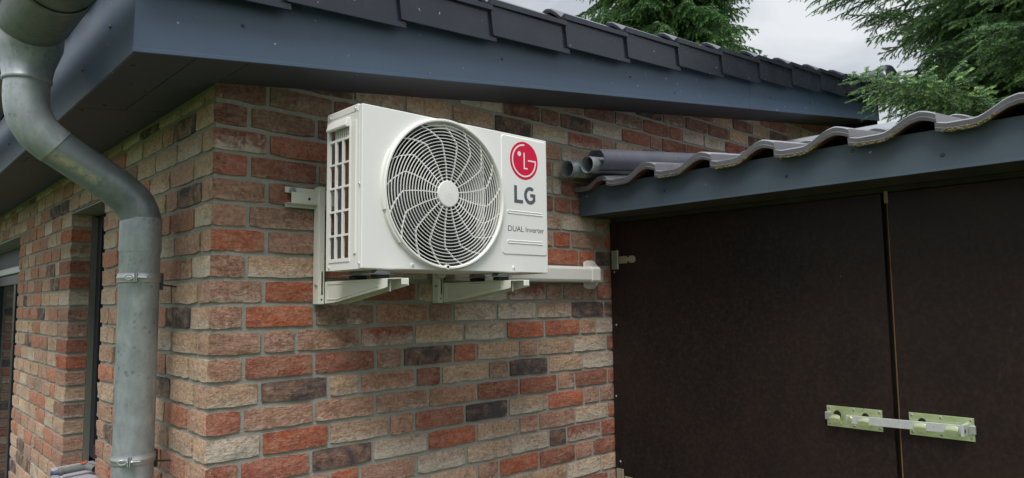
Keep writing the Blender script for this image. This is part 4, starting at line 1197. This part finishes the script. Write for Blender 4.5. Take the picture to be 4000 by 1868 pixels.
def arm(x0):
    x1 = x0 + .044; yf, yw = -.437, -.042
    top = 1.6680; zf, zw = 1.6385, 1.5995
    g = BMB()
    yc = -.395                                                  # the side web is cut back before the turned-down nose
    def plate(x):
        return [(yw, zw), (yw, top), (yc, top), (yc, 1.6445), (yc + .008, 1.6415), (-.11, 1.6035)]
    g.prism(plate(0), 'x', x0, x0 + .0022)
    g.prism([(yw, zw - .001), (yw, top), (yf + .003, top), (yf, top - .003), (yf, 1.6475), (-.12, 1.6005)], 'x', x1 - .0022, x1)
    g.prism([(yw, top), (yf + .003, top), (yf + .003, top - .0022), (yw, top - .0022)], 'x', x0 + .0022, x1 - .0022)
    g.prism([(x0 + .020, 1.650), (x0 + .020, top - .0022), (x1 - .0022, top - .0022), (x1 - .0022, 1.650)], 'y', yf, yf + .0022)
    o = g.obj('arm', M_BRACKET, br, bevel=.0009)
    # pressed bead that follows the web outline
    g = BMB(); t = .0016; w = .0022
    path = [(-.062, 1.6125), (-.062, 1.6600), (-.345, 1.6600), (-.352, 1.6560)]
    g.tube([(x0 - .0002, y, z) for y, z in path], w, 8); g.tube([(x0 - .0002, -.062, 1.6125), (x0 - .0002, -.12, 1.6130), (x0 - .0002, -.352, 1.6480)], w, 8)
    g.obj('arm_bead', M_BRACKET, o, smooth=60)
    g = BMB(); g.cyl((x0 + .013, -.392, 1.632), (x0 + .013, -.392, 1.667), .003, 8); g.obj('arm_bolt', M_STEEL, o)
    return o
arm(.336); arm(.802)

# ------------------------------------------------------------------ cable duct
du = thing('cable_duct', 'cream plastic cable duct running from the unit along the wall to a flanged end cap', 'cable duct', (1.2, 0, 1.68))
class DMB(MB):
    def obj(s, *a, **k):
        s.v = [(x - 1.2, y, z - 1.68) for x, y, z in s.v]
        return MB.obj(s, *a, **k)
def dprof(e): 
    z0, z1, y0 = 1.678 - e, 1.745 + e, -.062 - e
    return [(-.0025, z0), (y0 + .012, z0), (y0 + .004, z0 + .003), (y0, z0 + .012), (y0, z1 - .012), (y0 + .004, z1 - .003), (y0 + .012, z1), (-.0025, z1)]
g = DMB(); g.prism(dprof(0), 'x', .84, 1.598); g.obj('duct_cover', M_DUCT, du, bevel=.0015)
g = DMB(); g.prism(dprof(.0022), 'x', 1.592, 1.652); g.obj('end_cap', M_DUCT, du, bevel=.006, seg=3)
g = DMB(); g.prism([(1.600, 1.767), (1.625, 1.776), (1.665, 1.776), (1.690, 1.758), (1.700, 1.742), (1.700, 1.684), (1.690, 1.668), (1.665, 1.650), (1.625, 1.650), (1.600, 1.659)], 'y', -.012, -.0022); g.obj('wall_flange', M_DUCT, du, bevel=.004, seg=3)
g = DMB(); g.tube([(.845, -.035, 1.712), (.80, -.04, 1.708), (.775, -.055, 1.70), (.76, -.09, 1.70)], .017, 14); g.obj('pipe_sleeve', simple('foam_sleeve', (.55, .54, .48), .8, var=.1), du, smooth=50)

# ------------------------------------------------------------------ pipes lying on the garage roof
def hollow(name, P, L_, r, t, mat, label, a0=0, a1=360, slope=GS, yaw=0, cut=None, group=None, inner=None):
    g = MB(); n = 36; full = (a1 - a0) >= 360
    k = n if full else n + 1
    def ring(rr_, x): return [(x, rr_ * math.cos(math.radians(a0 + (a1 - a0) * i / n)), rr_ * math.sin(math.radians(a0 + (a1 - a0) * i / n))) for i in range(k)]
    xs_ = [0, .02, L_]
    g.grid([ring(r, x) for x in xs_], 0, full); g.grid([ring(r - t, x) for x in xs_][::-1], 1, full); g.grid([ring(r - t, 0), ring(r, 0)], 0, full); g.grid([ring(r, L_), ring(r - t, L_)], 0, full)
    if not full:
        for idx in (0, -1): g.add([ring(r, 0)[idx], ring(r, L_)[idx], ring(r - t, L_)[idx], ring(r - t, 0)[idx]], [(0, 1, 2, 3)])
    o = g.obj(name, [mat, inner or mat], None, smooth=50, loc=P, rot=(0, -math.atan(slope), yaw))
    o['label'] = label; o['category'] = 'pipe'
    if group: o['group'] = group
    return o
hollow('zinc_pipe', (1.446, -.062, 2.157), 1.6, .0355, .0016, M_ZINC, 'zinc pipe on the garage roof lying closest to the brick wall', group='spare zinc pipes lying on the garage roof', slope=.075)
hollow('zinc_pipe', (1.482, -.141, 2.168), 1.5, .0355, .0016, M_ZINC, 'zinc pipe on the garage roof tucked under the dark split pipe', group='spare zinc pipes lying on the garage roof', slope=.075)
hollow('split_pipe', (1.510, -.168, 2.188), 1.35, .047, .0032, simple('grey_pvc', (.085, .09, .11), .5, 0, .4, .3, 12, .2, 60, ((.3, .3, .3), .7), 60, kind='World'), 'dark grey plastic pipe with a split top lying over the zinc pipes', a0=-245, a1=75, slope=.105, yaw=-.02)

# ------------------------------------------------------------------ hose nozzle on the sill
hz = thing('hose_nozzle', 'grey garden hose nozzle with an orange trigger ring lying on the window sill', 'hose nozzle', (-.02, 1.525, .893))
g = MB(); g.tube([(-.028, 0, .004), (.060, .004, .008)], [.0145, .014], 20); g.obj('grip', M_HOSE, hz, smooth=50)
g = MB(); g.tube([(-.042, 0, .003), (-.028, 0, .004)], [.0175, .0175], 20); g.obj('collar', M_HOSE, hz, smooth=50)
g = MB(); g.tube([(-.072, 0, .002), (-.066, 0, .002), (-.065, 0, .002), (-.060, 0, .002), (-.059, 0, .002), (-.042, 0, .003)], [.010, .010, .008, .008, .0095, .0115], 16); g.obj('hose_connector', simple('blue_grey_plastic', (.09, .12, .18), .4), hz, smooth=50)
g = MB(); g.tube([(.060, .004, .008), (.072, -.010, .009), (.080, -.035, .006), (.083, -.055, .004)], [.014, .0165, .015, .0135], 18); g.tube([(.083, -.0555, .004), (.0832, -.057, .004)], .012, 16, 1); g.obj('spray_head', [M_HOSE, M_BLACK], hz, smooth=50)
g = MB(); g.tube([(-.034, .0, .0235), (.0, .002, .0245), (.040, .003, .0255)], .0018, 6); g.obj('trigger_lever', M_CREAM, hz)
g = MB(); g.tube([(.038, .003, .026), (.050, .006, .031), (.062, .008, .031), (.066, .0, .028), (.052, -.006, .026), (.040, .0, .026)], .0028, 8); g.obj('trigger_ring', M_TIE, hz, smooth=50)

# ------------------------------------------------------------------ spruces
def needle_mat(name, c0, c1):
    m, nt, b = base_mat(name, .6, 0, .3)
    oi = nt.nodes.new('ShaderNodeObjectInfo')
    P = coord(nt, kind='World')
    f_ = math_(nt, 'MULTIPLY_ADD', oi.outputs['Random'], .5, math_(nt, 'MULTIPLY', noise(nt, P, 5, 3, .5), .5))
    nt.links.new(mixc(nt, f_, c0, c1), b.inputs['Base Color'])
    b.inputs['Subsurface Weight'].default_value = 0
    return m
M_N1 = needle_mat('spruce_needles', (.09, .195, .085), (.23, .39, .18))
M_N2 = needle_mat('young_needles', (.22, .42, .11), (.38, .58, .20))
M_TWIG = simple('twig_bark', (.10, .065, .04), .9, var=.3, vs=30)
M_BARK = simple('spruce_bark', (.11, .08, .06), .95, var=.4, vs=8, bs=.8, bscale=25, kind='World')
def bough_mesh(seed, L_, nl, nw, dens, droop, step, tipfrac=.35):
    r = random.Random(seed); g = MB()
    def needles(pts, lo, hi, tip):
        # pts polyline; needles all round, leaning forward
        for i in range(len(pts) - 1):
            a, b = pts[i], pts[i + 1]; d = b - a; Ld = d.length
            if Ld < 1e-5: continue
            d = d / Ld
            s_ = d.cross(Vector((0, 0, 1))); s_ = s_.normalized() if s_.length > .01 else Vector((1, 0, 0)); u_ = s_.cross(d)
            for k in range(max(1, int(Ld * dens))):
                p = a + (b - a) * r.random(); an = r.uniform(0, 2 * PI)
                o_ = s_ * math.cos(an) * 1.15 + u_ * math.sin(an) * .8
                l_ = nl * r.uniform(.7, 1.1) * (.85 if tip else 1)
                e = p + (o_ * .78 + d * .62) * l_
                w = (d.cross(o_)).normalized() * nw * .5
                g.add([p + w, p - w, e], [(0, 1, 2)], 2 if tip else 1)
    def twig(p, d, L2, lvl):
        pts = [p]; n = max(3, int(L2 / .05)); cur = p.copy(); dd = d.copy()
        for i in range(n):
            dd = (dd + Vector((0, 0, -1)) * droop * (.5 if lvl else .25) / n * 2 + Vector((r.gauss(0, .06), r.gauss(0, .06), r.gauss(0, .05)))).normalized()
            cur = cur + dd * (L2 / n); pts.append(cur.copy())
        g.tube(pts, [max(.0012, .0042 * (1 - i / len(pts)) * (1.6 if lvl == 0 else 1)) for i in range(len(pts))], 3, 0, False)
        if lvl > 0:
            kt = max(1, int(len(pts) * (1 - tipfrac * r.uniform(.3, 1.2)))) if r.random() < .8 else len(pts) - 1
            needles(pts[:kt + 1], 0, 1, False)
            if kt < len(pts) - 1: needles(pts[kt:], 0, 1, True)
        else: needles(pts[len(pts) // 4:], 0, 1, False)
        return pts
    main = twig(Vector((0, 0, 0)), Vector((1, 0, .10)), L_, 0)
    s_ = .12 * L_; side = 1; tot = L_
    while s_ < tot * .985:
        f_ = s_ / tot; i = min(len(main) - 2, int(f_ * (len(main) - 1))); t = f_ * (len(main) - 1) - i
        p = main[i].lerp(main[i + 1], t); d = (main[i + 1] - main[i]).normalized()
        sd_ = Vector((-d.y, d.x, 0)).normalized() * side
        L2 = max(.06, (.50 * L_ * (1 - f_) ** .8 * (.35 + .65 * min(1, f_ / .25)) + .05) * r.uniform(.65, 1.1))
        dv = (d * .75 + sd_ * .8 + Vector((0, 0, r.uniform(-.35, .22)))).normalized()
        pts = twig(p, dv, L2, 1)
        q = .06; ss = 1
        while q < L2 * .9:
            ii = min(len(pts) - 2, int(q / L2 * (len(pts) - 1))); pp = pts[ii]; d2 = (pts[ii + 1] - pts[ii]).normalized()
            s2 = Vector((-d2.y, d2.x, 0)); s2 = s2.normalized() * ss if s2.length > .01 else Vector((0, ss, 0))
            L3 = max(.035, (L2 - q) * .55 * r.uniform(.6, 1.1))
            twig(pp, (d2 * .75 + s2 * .75 + Vector((0, 0, r.uniform(-.6, .15)))).normalized(), L3, 2)
            q += step * 1.1 * r.uniform(.8, 1.2); ss = -ss
        s_ += step * r.uniform(.7, 1.2); side = -side
    return g.mesh('branch', [M_TWIG, M_N1, M_N2])
near = [bough_mesh(11 + i, 1.25, .022, .0056, 600, .38, .040) for i in range(4)]
far = [bough_mesh(31 + i, 1.35, .036, .013, 300, .95, .06, .3) for i in range(4)]
def spruce(label, base, H, Rmax, protos, zs, nper, crown, rseed, avoid=None, extra=(), z_lo=2.0, group='spruce trees beyond the roofs'):
    r = random.Random(rseed)
    t = thing('spruce_tree', label, 'tree', base, group)
    g = MB(); g.tube([(0, 0, 0), (.03, .0, H * .35), (0, .03, H * .7), (0, 0, H)], [.20, .15, .09, .02], 14); g.obj('trunk', M_BARK, t, smooth=60)
    cnt_ = 0; cand = []
    z = z_lo
    while z < zs:
        for k in range(nper):
            a = r.uniform(0, 2 * PI); rad = crown(z) * r.uniform(.8, 1.08)
            L0 = 1.25; sc = r.uniform(.85, 1.2)
            r0 = max(.05, rad - L0 * sc)
            if r.random() < .30: r0 *= r.uniform(.3, .8)              # inner boughs fill the crown
            p = Vector((r0 * math.cos(a), r0 * math.sin(a), z + r.uniform(-.12, .12) - .12 * r0))
            if avoid and avoid(Vector(base) + p, a, L0 * sc): continue
            dv = Vector((math.cos(a), math.sin(a), -.1)) * L0 * sc
            m_ = Vector(base) + p + dv * .6; q_ = proj(m_)
            if not (q_[2] > 0 and -500 < q_[0] < 4550 and -650 < q_[1] < 900): continue
            if avoid:
                tip = proj(Vector(base) + p + dv)
                if tip[0] < 3410 and tip[1] > 60: continue
                if m_.x < 4.9 and tip[1] < 420 and tip[0] < 3540 and m_.z < 3.3: continue
            cand.append((p, (r.uniform(-.35, .35), r.uniform(-.05, .38), a + r.uniform(-.25, .25)), sc))
        z += .20
    for (p, rot, sc) in r.sample(cand, min(len(cand), 286)):
        o = ob('branch', r.choice(protos), t, p, rot); o.scale = (sc, sc, sc); cnt_ += 1
    for (p, rot, sc) in extra:
        o = ob('branch', r.choice(protos), t, Vector(p) - Vector(base), rot); o.scale = (sc, sc, sc); cnt_ += 1
    return cnt_
def avoid_house(P, a, L_):
    for f_ in (0, .5, 1.0, 1.15):
        q = P + Vector((math.cos(a), math.sin(a), -.12)) * (L_ * f_)
        if q.x < 4.85 and q.y > -.42 and q.z < 3.55: return True
        if q.x < 4.6 and q.z < 2.35 + (q.x - 1.5) * .17: return True
    # nothing on the far side of the trunk: it would stay hidden
    if P.x - 6.4 > .9: return True
    return False
n1 = spruce('large spruce overhanging the garage roof at the right with bright young shoots', (6.4, -1.75, 0), 9.0, 2.4, near, 5.0, 70, lambda z: 2.35 - .10 * abs(z - 3.4), 5, avoid_house,
    extra=[((4.36, -.80, 2.83), (0, -.02, math.radians(151)), .80), ((4.60, -.93, 2.74), (.3, -.05, math.radians(150)), .95), ((4.9, -.95, 2.80), (-.2, .02, math.radians(155)), .8),
           ((6.35, .0, 4.36), (0, .0, math.radians(129)), .95), ((6.3, -.05, 4.15), (0, .05, math.radians(133)), .6), ((6.4, -.1, 4.62), (.2, .15, math.radians(139)), .75), ((6.2, .1, 4.6), (-.2, .1, math.radians(145)), .7), ((6.25, -.25, 3.98), (0, -.2, math.radians(122)), .55)],
    z_lo=2.3)
n2 = spruce('tall spruce rising behind the house roof with drooping branches', (9.2, 4.75, 0), 11.5, 1.9, far, 7.4, 30, lambda z: max(.4, 1.62 - .16 * abs(z - 6.0)), 9, None, z_lo=4.3)
print('branches', n1, n2, 'bricks', cnt, len(restF), len(restS), 'tris', sum(len(m_.polygons) for m_ in near + far))
